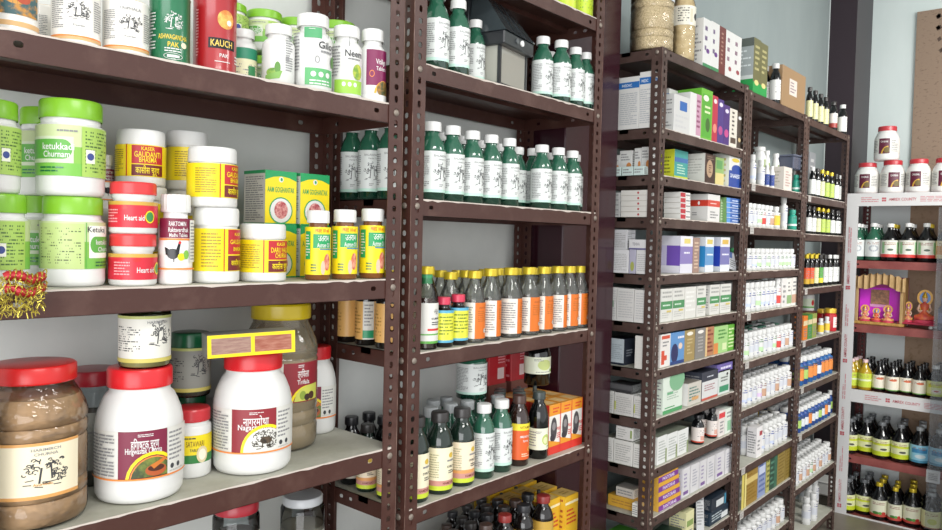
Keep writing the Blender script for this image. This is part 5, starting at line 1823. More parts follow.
fbox('3', 6, 714, 728, 27, .08, '#a3cc84', [(.0, .0, .3, .4, '#d88a4a'), ('L', .3, .5, .9, .9, 3, '#4f8a44'), (.6, .1, .9, .35, '#d6e4b0')], 'pale green carton, seventh level')
fbox('3', 6, 728, 734.5, 26, .08, '#62a83c', [('L', .1, .1, .9, .9, 6, '#d6e8b0')], 'bright green striped carton by the right post, seventh level')

# ---- eighth level
for i, (a, b) in enumerate(((605, 613.5), (614, 633), (633.5, 648))):
    sbox('3', 7, a, b, 22, (.09, .09, .045)[i], '#d3d2ce', [('L', .1, .1, .9, .85, 8, '#b4b4b0'), (.02, .2, .1, .6, '#b8bf62')], 'white carton with a green mark, %s from left, side opening, eighth level' % ORD[i])
sbox('3', 7, 610, 632, 8, .08, '#3a3a3c', [(0, .3, 1, .9, '#5a5a5c')], 'flat dark carton lying on the white ones, side opening, eighth level', dz=.094)
fbox('3', 7, 663, 682.5, 38, .08, '#d8e2d6', [('E', .7, .85, .4, .3, '#7fb08a'), (0, 0, 1, .1, '#4f9a62'), (.1, .14, .6, .17, '#4f9a62'), ('L', .2, .35, .8, .6, 4, '#a8b8a8'), (.2, .5, .5, .56, '#6fae84')], 'pale carton with a green arc, eighth level')
fbox('3', 7, 688, 701.5, 22, .085, '#c9c4ba', [('L', .1, .15, .9, .85, 5, '#4f7a70'), (.3, .2, .8, .35, '#d0a06a')], 'open-topped white carton with mixed sachets, eighth level', side=[(0, 0, 1, 1, '#e9e7e4')], top=[(.05, .05, .95, .95, '#8c867c')])
fbox('3', 7, 702, 718, 28, .11, '#3a3e4a', [(0, .0, 1, .66, '#d6d6d6'), (0, 0, 1, .08, '#c05444'), ('L', .15, .3, .8, .55, 3, '#a8787c'), ('L', .3, .76, .7, .86, 1, '#c0c4cc')], 'white carton with a dark slate top band, eighth level', top=[(0, 0, 1, 1, '#2e323c')])
fbox('3', 7, 718.5, 730, 24, .10, '#d0d6d2', [(.1, .1, .9, .35, '#3f8f6a'), ('L', .2, .5, .8, .75, 2, '#6a706c'), ('E', .75, .8, .08, .06, '#2a2a2c')], 'white carton with a green lower panel, eighth level')
fbox('3', 7, 718, 733, 8, .07, '#6f62a4', [('L', .2, .2, .9, .8, 1, '#d8d4ec')], 'flat purple carton lying on the white green-panelled carton', dz=.105)

# ---- ninth level
for i, (a, b) in enumerate(((604, 613), (613.5, 632.5), (633, 647))):
    sbox('3', 8, a, b, 24, (.10, .10, .05)[i], '#e0dfda', [('L', .1, .1, .9, .85, 8, '#b4b4b0')], 'white carton, %s from left in the side opening, ninth level' % ORD[i], top=[(0, 0, 1, 1, '#8b8a7c')])
sbox('3', 8, 616, 633, 13, .08, '#dddcd8', [('L', .1, .15, .7, .85, 4, '#b4b4b0'), (.85, .2, .95, .8, '#8aa05c')], 'white carton lying on the lower white cartons, ninth level', dz=.101)
for i, (a, b) in enumerate(((657.5, 667), (667.5, 677.5), (678, 688.5))):
    fbox('3', 8, a, b, 28 - i * 1.5, .19, '#dfe0dd', [('L', .12, .12, .88, .85, 7, '#b0b4b0'), (.85, .0, 1, .5, '#8f9c74')], 'long white carton with an olive top, %s from left, ninth level' % ORD[i], top=[(0, 0, 1, 1, '#83897a')])
RB = dark_bottle('#e6dcd6', M('#17171a', .3), extra=[('r', -.088, .015, .088, .024, M('#c9442c', .4)), ('r', -.005, .03, .03, .06, M('#d8a494', .4))])
put('rbb', RB, '3', 8, 698.5, .035, 13.5, 29, rad(-30), 'small black bottle with a white and red label, left one, ninth level', 'bottle')
put('rbb', None, '3', 8, 707, .075, 11, 29, rad(-30), 'small black bottle with a white and red label, middle one, ninth level', 'bottle')
put('rbb', None, '3', 8, 713.5, .03, 11, 30, rad(-30), 'small black bottle with a white and red label, right one, ninth level', 'bottle')
fbox('3', 8, 719, 725, 26, .08, '#e4dcd8', [(.0, .7, 1, .9, '#d8454a'), ('L', .2, .1, .8, .6, 4)], 'white carton with a red top band beside the small black bottles')
fbox('3', 8, 725.5, 732.5, 25, .08, '#dfe6dc', [(.3, .1, .8, .5, '#8fc09a'), ('L', .2, .6, .8, .9, 2)], 'white and mint carton against the right post, ninth level')

# ---- tenth level
z_ = sbox('3', 9, 608, 640, 11, .10, '#d6a63c', [('L', .12, .25, .9, .75, 2, '#b5823c')], 'flat golden carton lying in the side opening, tenth level', lx=.05)
sbox('3', 9, 616, 634, 9, .07, '#cfc9c0', [('L', .1, .2, .9, .8, 2)], 'crumpled pale carton on the golden one, tenth level', lx=.06, dz=z_)
sbox('3', 9, 632, 638, 13, .03, '#e6e4dc', [('L', .1, .1, .9, .9, 5)], 'tiny white carton standing near the corner post, tenth level')
z_ = 0
for i in range(4):
    z_ = fbox('3', 9, 659, 681 - i * .8, 9.5, .09, '#6a2f86', [(0, .55, 1, 1, '#dca63a'), (0, 0, 1, .55, '#7d3a92'), ('T', 'PANTORAB', .5, .27, .36, '#e8dcf0', .6)], 'flat gold and purple carton, %s from bottom, tenth level' % ORD[i], dz=z_, side=[(0, 0, 1, 1, '#e0b04a'), ('L', .2, .2, .8, .8, 2, '#b5823c')], top=[(0, 0, 1, 1, '#dccb96')])
PC = [('L', .25, .3, .6, .85, 4, '#9a90b0'), (.2, .08, .8, .2, '#7a5a96'), (.02, 0, .1, 1, '#c8c4cc')]
for i, (a, b) in enumerate(((682, 690), (691, 699), (699.5, 706.5), (707.5, 714.5), (715.5, 724.5), (725.5, 732))):
    fbox('3', 9, a, b, 29 - i * .9, .11, '#d6d4d6', PC if i % 2 == 0 else [('L', .2, .2, .8, .85, 6, '#a8a8b4')], 'slim white carton, %s from left of the six on the tenth level' % ORD[i], dy=.014)

# ---- eleventh level, at the picture bottom
sbox('3', 10, 604, 634, 26, .12, '#58a83a', [('L', .1, .5, .4, .9, 3, '#a8d88a')], 'bright green carton in the lowest visible side opening')
fbox('3', 10, 667, 684, 16, .09, '#24382c', [('E', .5, .5, .3, .3, '#d8cf4a'), (.1, .8, .9, .95, '#4f9a5a')], 'dark green carton with a yellow spot, lowest visible level', rz=rad(6))
fbox('3', 10, 686, 694, 30, .08, '#dcd8a8', [(.1, .5, .9, .7, '#8aa05c'), ('L', .2, .1, .8, .4, 3)], 'pale yellow carton, lowest visible level')
z_ = fbox('3', 10, 710, 729, 13, .10, '#1f3040', [('L', .1, .2, .9, .8, 3, '#b8c4c8'), (.6, .1, .95, .5, '#d8dcdc')], 'dark blue carton, lower one of two, lowest visible level')
fbox('3', 10, 712, 727, 13, .09, '#26303c', [(.3, .2, .8, .7, '#cfd4d6'), (.85, .1, .95, .9, '#3f8fae')], 'dark blue carton, upper one of two, lowest visible level', dz=z_)
m = MB()
A_, _ = spot('3', 10, 699, .03)
m.box(-.03, 0, 0, .03, .003, .15, M('#c9cacb', .35))
m.decal(flat((0, 0, 0), (1, 0, 0), (0, 0, 1), (0, -1, 0)), [('l', -.024, .02, .024, .14, 9, INKL)])
o = m.build('leaflet', smooth=0)
o.location = A_ + Vector((0, -.01, .006))
o.rotation_euler = (rad(-10), rad(10), rad(-10))
tag(o, 'grey printed sheet leaning among dark cartons on the lowest visible level', 'leaflet')


# ================================================================== tablet bottles on the fourth and fifth rack
def tablets(cap, band, text, body='#d4d4d2', v=(.25, .5)):
    def f():
        R, H = .024, .1
        b = PI * R * .95
        L = ([('r', -b, H * .1, b, H * .72, M('#d9d9d8', .4))] if body == '#d4d4d2' else []) + [('r', -b, H * v[0], b, H * v[1], M(band, .42)), ('l', -.012, H * .52, .026, H * .68, 2, M(text, .5)), ('l', .004, H * .14, .026, H * .22, 1, M(text, .5))]
        return vessel('tablet_bottle', R, H, 'pill', body=M(body, .35), lid=M(cap, .35), lidR=R * .76, lidH=H * .19, label=L, n=20, rib=.03, lidname='cap')
    return f


TYPES = {
    'w': ('plain white tablet bottle', tablets('#d6d6d4', '#c9ccd4', '#5a6290')),
    'b': ('white tablet bottle with blue print', tablets('#d6d6d4', '#c3cde4', '#3c4f9a', v=(.2, .3))),
    'p': ('white tablet bottle with purple print', tablets('#d6d6d4', '#d8c0e0', '#7a3f8c', v=(.2, .34))),
    'r': ('white tablet bottle with red patch', tablets('#d6d6d4', '#d0443c', '#a04040', v=(.15, .42))),
    'y': ('white tablet bottle with yellow label', tablets('#d6d6d4', '#e6c33c', '#8a7a3c', v=(.15, .6))),
    'g': ('white tablet bottle with green print', tablets('#d6d6d4', '#b8d8a8', '#3f7a44', v=(.2, .36))),
    'G': ('green-capped white tablet bottle', tablets('#3fa060', '#dfe8df', '#4f6a54')),
    'o': ('orange-capped white bottle', tablets('#d0763c', '#ecd9c0', '#8a6a4a')),
    'O': ('brown-capped white bottle', tablets('#9a4a34', '#ecd9c0', '#8a6a4a')),
    't': ('teal bottle with white label', tablets('#2f9a84', '#dff0ea', '#3c6a60', body='#2f9a84', v=(.2, .3))),
    'D': ('dark green capped white bottle', tablets('#2f6a54', '#dfe8df', '#4f6a54')),
    'B': ('blue orange-labelled bottle', tablets('#d6d6d4', '#e08a44', '#6a4a2c', body='#2a5f9a', v=(.18, .6))),
    'S': ('white-capped blue bottle with pale label', tablets('#d6d6d4', '#d8dce0', '#3c4a6a', body='#24488c', v=(.2, .52))),
    'E': ('white-capped blue bottle with green label', tablets('#d6d6d4', '#a8c86a', '#3c5a3a', body='#24488c', v=(.2, .52))),
    'N': ('navy-capped pale bottle', tablets('#27406c', '#d8dce0', '#3c4a6a')),
    'Y': ('yellow bottle with a navy cap', tablets('#27406c', '#e6c02c', '#3c4a6a', body='#e6c02c', v=(.1, .9))),
    'q': ('white tablet bottle with brown patch', tablets('#d6d6d4', '#c29a80', '#7a4a3c', v=(.15, .45))),
}
LVL = ['top', 'second', 'third', 'fourth', 'fifth', 'sixth', 'seventh', 'eighth', 'ninth', 'tenth', 'eleventh']


def shelf_rows(k, sh, lx0, lx1, D, H, pattern, rows=3, dy0=None, back=None, pitch=1.14, hvar=.0, skip=0, tag_=''):
    rnd = random.Random(ord(k) + sh * 17)
    n = int((lx1 - lx0 - D) / (D * pitch)) + 1
    dy = dy0 if dy0 is not None else D / 2 + .012
    for r in range(rows):
        pat = pattern if r == 0 or not back else back
        for i in range(n):
            if r < skip:
                continue
            c = pat[i % len(pat)]
            nm, b = TYPES[c]
            lx = lx0 + D / 2 + (i + (.5 if r % 2 else 0)) * D * pitch + rnd.uniform(-.002, .002)
            ly = dy + r * D * 1.04 + rnd.uniform(-.002, .002)
            if ly + D / 2 > RACKS[k]['d'] - .005:
                continue
            if lx + D / 2 > RACKS[k]['w'] - .008:
                continue
            s = D / .048
            sz = H / .1 * (1 + (rnd.uniform(-hvar, hvar) if hvar else 0))
            z = RACKS[k]['z'][sh] + SHELF_T
            lab = '%s, %s from left%s, %s shelf, %s' % (nm, ORD[i], '' if r == 0 else ', %s row' % ORD[r], LVL[sh], RKN[k])
            lab = tag_ + lab
            o = place('T' + c, b, loc_to_world(k, lx, ly, z), rad(-25 + rnd.uniform(-12, 12)), lab, 'bottle', 'tablet bottles on the %s shelf of the %s' % (LVL[sh], RKN[k]), scale=(s, s, sz))
            register(o, 'T' + c, k, sh)


shelf_rows('4', 2, .045, .50, .054, .118, 'wwwgrwq', rows=2)
shelf_rows('4', 2, .50, .60, .05, .118, 'yy', rows=2, tag_='tall ')
shelf_rows('4', 3, .045, .86, .058, .112, 'wwbgwgwwgggw', rows=2, back='GGGGwG')
shelf_rows('4', 4, .045, .60, .06, .148, 'wbwgbbwb', rows=3, back='wwwbw')
shelf_rows('4', 5, .045, .86, .06, .135, 'bgwwgwwgrwqw', rows=3, back='DDwwDw', pitch=1.12)
shelf_rows('4', 6, .045, .86, .06, .135, 'pbbwpqwwqwwq', rows=4, back='wwww', pitch=1.12)
shelf_rows('4', 7, .315, .86, .064, .15, 'wbwbww', rows=4, back='ww', pitch=1.12)
shelf_rows('4', 9, .045, .86, .063, .13, 'wwqwwww', rows=4, pitch=1.12)
# leftovers of the fourth rack
zt = put('can_t', lambda: vessel('tablet_bottle', .03, .2, 'pill', body=WHITE, lid=WHITE, lidR=.026, lidH=.02, label=[('r', -.08, .02, .08, .15, M('#e3e6e0', .4)), ('r', -.005, .05, .012, .14, M('#8fa06a', .4))], n=24), '4', 1, 759, .12, 13, 42, rad(-25), 'tall white canister at left on the upper shelf of the fourth rack', 'bottle')
put('can_t', None, '4', 1, 768, .12, 8, 40, rad(-25), 'slim tall white canister, left one of two beside the wide canister', 'bottle')
put('can_t', None, '4', 1, 774.5, .11, 7.5, 38, rad(-25), 'slim tall white canister, right one of two beside the wide canister', 'bottle')
put('Tb', TYPES['b'][1], '4', 1, 752, .04, 8, 30, rad(-25), 'white bottle at the left post on the upper shelf of the fourth rack', 'bottle')
put('Tw', None, '4', 1, 760.5, .04, 8.5, 26, rad(-25), 'short white bottle in front of the wide white canister', 'bottle')
BLB = dark_bottle('#24408c', CAPW, glass=M('#e8e8e8', .35))
for i, px in enumerate((766.5, 771.5)):
    put('blb', BLB, '4', 1, px, .035, 6, 22, rad(-25), 'white bottle with a deep blue label, %s of two in front' % ('left', 'right')[i], 'bottle')
z_ = fbox('4', 1, 784, 792, 23, .10, '#d8d0c8', [('L', .2, .15, .8, .85, 6, '#b09088')], 'cream carton carrying the grey plastic tub, fourth rack', side=[('L', .2, .15, .8, .85, 5, '#b8b0a0')])


def plastic_tub():
    root = empty('plastic_tub')
    g = clear('#aeb4c4', 1.45, .1, haze=.55, hcol='#70768a')
    m = MB(); m.box(-.055, -.05, 0, .055, .05, .075, g, bev=.006); m.build('body', root, smooth=0)
    m = MB(); m.box(-.058, -.053, .075, .058, .053, .084, M('#6d7386', .3), bev=.003); m.build('lid', root, smooth=0)
    return root


A_, _ = spot('4', 1, 789, .066, z_)
place('tub', plastic_tub, A_, rad(-4), 'grey translucent plastic tub with lid standing on the cream carton', 'tub')
put('Tt', TYPES['t'][1], '4', 1, 797.5, .04, 8, 18, rad(-25), 'teal-capped small bottle at the right post, upper shelf, fourth rack', 'bottle')
put('Tw', None, '4', 2, 783, .06, 8.5, 33, rad(-25), 'tallest white bottle on the third shelf of the fourth rack', 'bottle')
put('Tt', None, '4', 2, 792, .04, 9.5, 20, rad(-25), 'teal bottle with white label at right, third shelf, fourth rack', 'bottle')
put('Tr', TYPES['r'][1], '4', 4, 777, .04, 8, 29, rad(-25), 'white bottle with a bold red patch, fifth shelf, fourth rack', 'bottle')
fbox('4', 4, 782, 787, 29, .08, '#dedcd9', [('L', .2, .1, .8, .8, 4)], 'slim white carton right of the red-patched bottle')
for i, (a, b, c_) in enumerate(((787, 791.5, '#8fae7a'), (792, 797, '#c9a28a'))):
    fbox('4', 4, a, b, 28, .08, '#e6e3dc', [(0, .1, 1, .4, c_), ('L', .2, .5, .8, .9, 3)], 'white and %s carton by the right post, fifth shelf, fourth rack' % ('green', 'rose')[i])
for i, px in enumerate((758, 766, 774, 782, 789)):
    put('jarg', (lambda: vessel('medicine_jar', .04, .06, 'straight', body=M('#b5a878', .4), lid=M('#c9b45a', .35), lidR=.036, lidH=.018, n=24)), '4', 4, px, .235, 9, 37, 0, '%s of the gold-lidded jars at the back of the fifth shelf, fourth rack' % ORD[i], 'jar', 'gold-lidded jars at the back')
for i, (px, c) in enumerate(((768, 'O'), (776, 'w'), (785, 'o'))):
    put('T' + c, TYPES[c][1], '4', 5, px, .225, 10, 42, 0, '%s, raised at the back of the sixth shelf, fourth rack' % TYPES[c][0], 'bottle')
for i, (px, c) in enumerate(((762, 'O'), (770, 'N'), (785, 'S'))):
    put('T' + c, TYPES[c][1], '4', 6, px, .29, 11, 40, 0, '%s at the very back of the seventh shelf, fourth rack' % TYPES[c][0], 'bottle')
for i, (px, c) in enumerate(((766, 'N'), (774, 'N'), (783, 'Y'))):
    put('T' + c, TYPES[c][1], '4', 7, px, .29, 10, 41, 0, '%s, %s from left, back of eighth shelf, fourth rack' % (TYPES[c][0], ORD[i]), 'bottle')


def clear_box():
    g = clear('#d9dde2', 1.45, .08, haze=.3, hcol='#c9cdd4')
    root = empty('clear_plastic_box')
    m = MB(); m.box(-.075, 0, 0, .075, .16, .10, g, bev=.004); m.build('body', root, smooth=0)
    m = MB(); m.box(-.078, -.003, .10, .078, .163, .108, g, bev=.003); m.build('lid', root, smooth=0)
    m = MB()
    m.box(-.05, .02, .003, .05, .13, .06, M('#c8c4d0', .5))
    m.build('contents', root, smooth=0)
    return root


z_ = 0
for i in range(2):
    A_, _ = spot('4', 7, 749, .03, z_)
    o = place('cbox', clear_box, A_, 0, 'clear plastic box, %s of two at left, eighth shelf, fourth rack' % ('lower', 'upper')[i], 'box')
    register(o, 'cbox', '4', 7)
    z_ += .109
fbox('4', 7, 756.5, 762, 30, .05, '#e9e6e6', [('L', .2, .2, .8, .6, 3), (.5, .7, 1, .85, '#b04a50')], 'small white carton right of the clear plastic boxes')
# boxes on the ninth level of the fourth rack
fbox('4', 8, 739, 744, 44, .08, '#4a4a44', [(.5, 0, 1, .9, '#d8c86a'), ('L', .1, .2, .5, .8, 3)], 'dark and yellow carton at the left post, ninth shelf, fourth rack')
fbox('4', 8, 744.5, 757.5, 44, .09, '#9c7c38', [('L', .1, .1, .9, .9, 9, '#8c6c24'), (0, .55, 1, .7, '#d8c078'), (0, 0, .12, 1, '#e6d98c')], 'gold carton with dark lines, left one on the ninth shelf, fourth rack')
fbox('4', 8, 758, 765.5, 42, .09, '#8f9cc0', [('L', .1, .1, .9, .9, 6, '#5a6aa0'), (.1, .6, .9, .8, '#c8d0e6')], 'pale blue carton, ninth shelf, fourth rack')
fbox('4', 8, 766.5, 769.5, 38, .08, '#b8b468', [('L', .1, .1, .9, .9, 6, '#6a6a34')], 'thin olive carton, ninth shelf, fourth rack')
fbox('4', 8, 769.5, 777, 40, .09, '#2a4a3c', [('L', .1, .1, .6, .8, 5, '#5a8a74'), (.6, .0, 1, .9, '#3c6a54')], 'dark green carton, ninth shelf, fourth rack')
fbox('4', 8, 777.5, 785, 40, .09, '#968044', [('L', .1, .1, .9, .9, 9, '#7c6428')], 'gold carton, right one on the ninth shelf, fourth rack')
fbox('4', 8, 785.5, 791, 39, .09, '#8c7638', [('L', .1, .1, .9, .9, 9, '#7c6428')], 'darker gold carton against the right post, ninth shelf, fourth rack')

# ---- fifth rack
DW = dark_bottle('#e6e8e4', CAPD)
DWc = dark_bottle('#e6e8e4', CAPW)
DG_ = dark_bottle('#b8d060', CAPY)
DY_ = dark_bottle('#dfe0b0', CAPY)
DR_ = dark_bottle('#d8542c', CAPY, band='#c9a02c')
DGr = dark_bottle('#4fa03c', CAPD, band='#e0d23c')
BT = {'a': ('dark-capped bottle with a white label', DW), 'c': ('white-capped dark bottle with a white label', DWc), 'G': ('gold-capped dark bottle with a lime label', DG_), 'Y': ('gold-capped dark bottle with a cream label', DY_), 'R': ('gold-capped dark bottle with a red label', DR_), 'E': ('dark-capped bottle with a green label', DGr)}
for sh, pat, h in ((1, 'caYGGacc', 30), (2, 'aaYGGaaa', 28), (3, 'RRYEaccc', 33)):
    x0 = (812, 808, 806)[sh - 1]
    for i, c in enumerate(pat):
        px = x0 + i * (4.7 if sh < 3 else 4.6)
        sc_ = 1 - .018 * i
        put('BT' + c, BT[c][1], '5', sh, px, .04, 7.2 * sc_, h * sc_, rad(-30), '%s, %s from left, %s shelf, fifth rack' % (BT[c][0], ORD[i], LVL[sh]), 'bottle')
        put('BT' + c, BT[c][1], '5', sh, px + 2, .115, 6.8 * sc_, h * .96 * sc_, rad(-30), '%s, second row, %s from left, %s shelf, fifth rack' % (BT[c][0], ORD[i], LVL[sh]), 'bottle')
fbox('5', 1, 808.5, 814.5, 48, .06, '#8f9296', [('L', .2, .2, .8, .9, 5, '#c8c8c8')], 'tall grey translucent carton behind the bottles, fifth rack', dy=.15)
# fifth level: mixed jars
RJ = lambda: vessel('medicine_jar', .045, .11, 'straight', body=M('#b8222c', .35), lid=M('#d9b43c', .3, metal=.3), lidR=.041, lidH=.022, label=[('r', -.02, .02, .05, .07, M('#ecdcd8', .4)), ('l', 0, .03, .04, .06, 3, RED)], n=26)
WJ = lambda: vessel('medicine_jar', .045, .11, 'straight', body=WHITE, lid=M('#c03244', .3), lidR=.041, lidH=.024, label=[('r', -.1, .02, .1, .06, M('#dfe9d0', .4)), ('e', 0, .04, .014, .014, RED), ('r', -.1, .015, .1, .022, GRN)], n=26)
put('redjar', RJ, '5', 4, 834, .07, 13, 22, rad(-20), 'red jar with gold lid near the right post, fifth shelf, fifth rack', 'jar')
h_ = put('redjar', None, '5', 4, 824, .14, 12, 20, rad(-20), 'red jar with gold lid behind the yellow-labelled bottles', 'jar')
h_ = put('whjar0', lambda: carton('medicine_carton', .09, .08, .12, M('#6a3a34', .5)), '5', 4, 815, .15, 0, 0, 0, 'brown carton under the white jar, fifth shelf, fifth rack', 'carton')
put('whjar', WJ, '5', 4, 815, .19, 14, 22, rad(-20), 'white jar with crimson lid raised at the back, fifth rack', 'jar', dz=.1205)
for i, (px, c, nm) in enumerate(((805.5, '#d8782c', 'orange'), (810, '#3f8a44', 'dark green'), (814.5, '#8f9a4c', 'olive'))):
    fbox('5', 4, px - 2, px + 2.2, 24, .06, c, [(0, .6, 1, .8, '#d8c8a0'), ('L', .2, .1, .8, .5, 4)], 'slim %s carton at left, fifth shelf, fifth rack' % nm)
for i, (px) in enumerate((820.5, 826.5)):
    put('Ty', TYPES['y'][1], '5', 4, px, .035, 6.5, 16, rad(-25), 'small white-capped yellow-labelled bottle, %s one, fifth rack' % ('left', 'right')[i], 'bottle')
shelf_rows('5', 5, .045, .30, .068, .17, 'EBE', rows=3)
shelf_rows('5', 5, .30, .86, .072, .165, 'BBSBB', rows=3, tag_='larger ', back='BSB')
shelf_rows('5', 6, .045, .80, .06, .145, 'SESSBSSESBS', rows=4, back='SSES', pitch=1.12)
put('TE', None, '5', 6, 834, .05, 6, 22, 0, 'green-labelled blue bottle against the right post, seventh shelf, fifth rack', 'bottle')
shelf_rows('5', 7, .045, .86, .058, .135, 'qwqwqgqwqww', rows=4, back='ww', pitch=1.12)
for i, (px, dy) in enumerate(((806, .05), (812.5, .04), (808, .12), (814, .12), (810, .19))):
    put('Tw', None, '5', 8, px, dy, 9.5, 27, rad(-25), 'white tablet bottle, %s of the five beside the grey storage box, lowest shelf, fifth rack' % ORD[i], 'bottle')
A_, _ = spot('5', 8, 824, .15)
place('tray', lambda: (lambda root: (MB().box(-.09, -.06, 0, .09, .1, .09, M('#a9a8a4', .45), bev=.01).build('body', root, smooth=0), MB().box(-.095, -.065, .09, .095, .105, .1, M('#b9b8b4', .45), bev=.004).build('lid', root, smooth=0), root)[-1])(empty('storage_box')), A_, 0, 'grey storage box beside the white bottles on the lowest visible shelf, fifth rack', 'box')

# small paper tags on the shelf lips
for k, shs in (('4', (1, 2, 4, 5, 7, 8)), ('5', (1, 3, 4, 5, 6))):
    for sh in shs:
        z = RACKS[k]['z'][sh]
        m = MB(); m.box(-.024, -.0016, -.034, .024, -.0004, .002, M('#b9b5b0', .6)); m.decal(flat((0, 0, -.034), (1, 0, 0), (0, 0, 1), (0, -1.6, 0)), [('l', -.018, .008, .018, .03, 3, M('#8a8684', .6))], eps=.0011)
        rk = [o for o in COL.objects if o.name.startswith('slotted_angle_rack') and not o.parent and abs(o.location.x - RACKS[k]['o'].x) < 1e-4][0]
        o = m.build('price_tag', rk, smooth=0)
        o['label'] = 'small grey paper tag stuck on the shelf edge'
        o.location = (.095, .0, z)


# ================================================================== WHITE-EDGED RACK on the end wall
R = RACKS['C']
root = empty('display_rack')
root.location = R['o']
root.rotation_euler = (0, 0, R['a'])
tag(root, 'white-edged red metal rack with printed strips at the right', 'shelving rack')
REDM = M('#7a3a38', .4, var='#95524c', vscale=6)
REDD = M('#5c2c2c', .45)
WST = M('#d4d3d3', .4)
RINK = M('#b8525c', .5)
CW, CD = R['w'], R['d']
CT = R['z'][0]
for (cx, cy, sx, sy) in ((0, 0, 1, 1), (CW, 0, -1, 1), (0, CD, 1, -1), (CW, CD, -1, -1)):
    mb = MB()
    hs = slots(CT)
    if (sx > 0) == (sy > 0):
        mb.holed(lambda s, t, n, cx=cx, cy=cy, sx=sx, sy=sy: Vector((cx + sx * t, cy - sy * n, s)), CT, FL, hs, .0022, REDD)
        mb.holed(lambda s, t, n, cx=cx, cy=cy, sx=sx, sy=sy: Vector((cx - sx * n, cy + sy * (FL - t), s)), CT, FL - .0022, hs, .0022, REDD)
    else:
        mb.holed(lambda s, t, n, cx=cx, cy=cy, sx=sx, sy=sy: Vector((cx + sx * (FL - t), cy - sy * n, s)), CT, FL, hs, .0022, REDD)
        mb.holed(lambda s, t, n, cx=cx, cy=cy, sx=sx, sy=sy: Vector((cx - sx * n, cy + sy * t + .0022 * sy, s)), CT, FL - .0022, hs, .0022, REDD)
    mb.build('post', root, smooth=0)
for i, z in enumerate(R['z']):
    mb = MB()
    g = .0026
    lipc = .055
    mb.box(g, g, z - .0012, CW - g, CD - g, z, REDM)
    mb.box(g, g, z - lipc, CW - g, g + .0015, z, REDM)
    mb.box(g, CD - g - .0015, z - lipc, CW - g, CD - g, z, REDM)
    mb.box(g, g, z - lipc, g + .0015, CD - g, z, REDM)
    mb.box(CW - g - .0015, g, z - lipc, CW - g, CD - g, z, REDM)
    if i in (1, 2, 4):
        mb.decal(lambda u, v, n: Vector((u, g - n, z + v)), [('e', .07, -.028, .008, .006, BLACK)])
    mb.build('shelf', root, smooth=0)

xb_ = R['o'].y - spot('C', 3, 903, CD - .01)[0].y  # sheets added behind the open rack to brighten the wall seen through it
for (a_, b_, m_) in ((.05, xb_, M('#e4e9e8', .7)), (xb_ + .0006, CW - .05, M('#a98f78', .8, .2, var='#93795f', vscale=30, vlo=.55, vhi=.7))):
    mb = MB(); mb.box(a_, CD + .001, .05, b_, CD + .006, CT - .01, m_)
    o = mb.build('back_panel', root, smooth=0)
    o['label'] = 'white sheet added behind the rack to brighten it' if a_ == .05 else 'brown sheet added behind the rack, continuing the wall board'


def strip(lx0, lx1, z0, z1, vertical=False):
    m = MB()
    m.box(lx0, -.014, z0, lx1, -.001, z1, WST)
    fr = lambda u, v, n: Vector((u, -.014 - n, v))
    L = []
    if not vertical:
        h = z1 - z0
        zm = (z0 + z1) / 2
        x = lx0 + .09
        while x < lx1 - .1:
            for a in (0, 1):
                for b in (0, 1):
                    L.append(('r', x + .13 + a * .014, zm - .014 + b * .015, x + .142 + a * .014, zm - .002 + b * .015, RINK))
            L.append(('t', 'AMREX COUNTY', x + .255, zm, .020, RINK, .165))
            L.append(('l', x, zm - .02, x + .11, zm + .02, 3, M('#c98a90', .5)))
            L.append(('l', x + .36, zm - .02, x + .56, zm + .02, 4, M('#c98a90', .5)))
            x += .6
        m.decal(fr, L)
    else:
        f2 = lambda u, v, n: Vector((lx0 + (lx1 - lx0) * .3 - v, -.014 - n, u))
        z = z0 + .15
        while z < z1 - .3:
            L.append(('t', 'AMREX COUNTY', z + .1, -.006, .018, RINK, .165))
            for a in (0, 1):
                for b in (0, 1):
                    L.append(('r', z - .02 + a * .014, -.02 + b * .015, z - .008 + a * .014, -.008 + b * .015, RINK))
            L.append(('l', z + .24, -.02, z + .42, .005, 2, M('#c98a90', .5)))
            z += .52
        m.decal(f2, L)
    return m.build('edge_strip', root, smooth=0)


strip(-.012, CW, CT - .085, CT + .004)
strip(-.012, .062, R['z'][5] - .09, CT - .0855, True)
strip(.0625, CW, R['z'][3] - .085, R['z'][3] + .004)
strip(.0625, CW, R['z'][5] - .09, R['z'][5] + .004)


def arc_jar():
    R_, H_ = .085, .215
    L = [('r', -.14, .04, .14, .135, LABW), ('r', -.055, .04, .02, .135, M('#5a1f34', .42)), ('a', .012, .038, .04, .05, 92, 178, M('#c9a03c', .4)), ('e', .0, .062, .02, .018, M('#6a5a2c', .5)), ('t', 'CHURNA', -.016, .115, .012, WHITE, .05), ('l', .03, .05, .08, .125, 7, INKL), ('l', -.12, .05, -.065, .125, 8, INKL)]
    return vessel('powder_jar', R_, H_, 'barrel', body=WHITE, lid=M('#b8343c', .3), lidR=R_ * .74, lidH=.03, label=L, n=36, rib=.006)


JR = rad(-90 + 12)
h_ = 0
for i, (px, wd, h) in enumerate(((860, 25, 31), (885.5, 26, 33), (912.5, 26, 34), (938, 26, 34.5))):
    hh_ = put('arcjar', arc_jar, 'C', 0, px, .10, wd, h, JR + rad((0, 18, -4, 6)[i]), 'white red-lidded jar, %s from left in the row on top of the white-edged rack' % ORD[i], 'jar')
    if i == 1:
        h_ = hh_
put('arcjar', None, 'C', 0, 886.5, .10, 26, 34, JR, 'white red-lidded jar stacked on another, highest on the white-edged rack', 'jar', dz=h_)


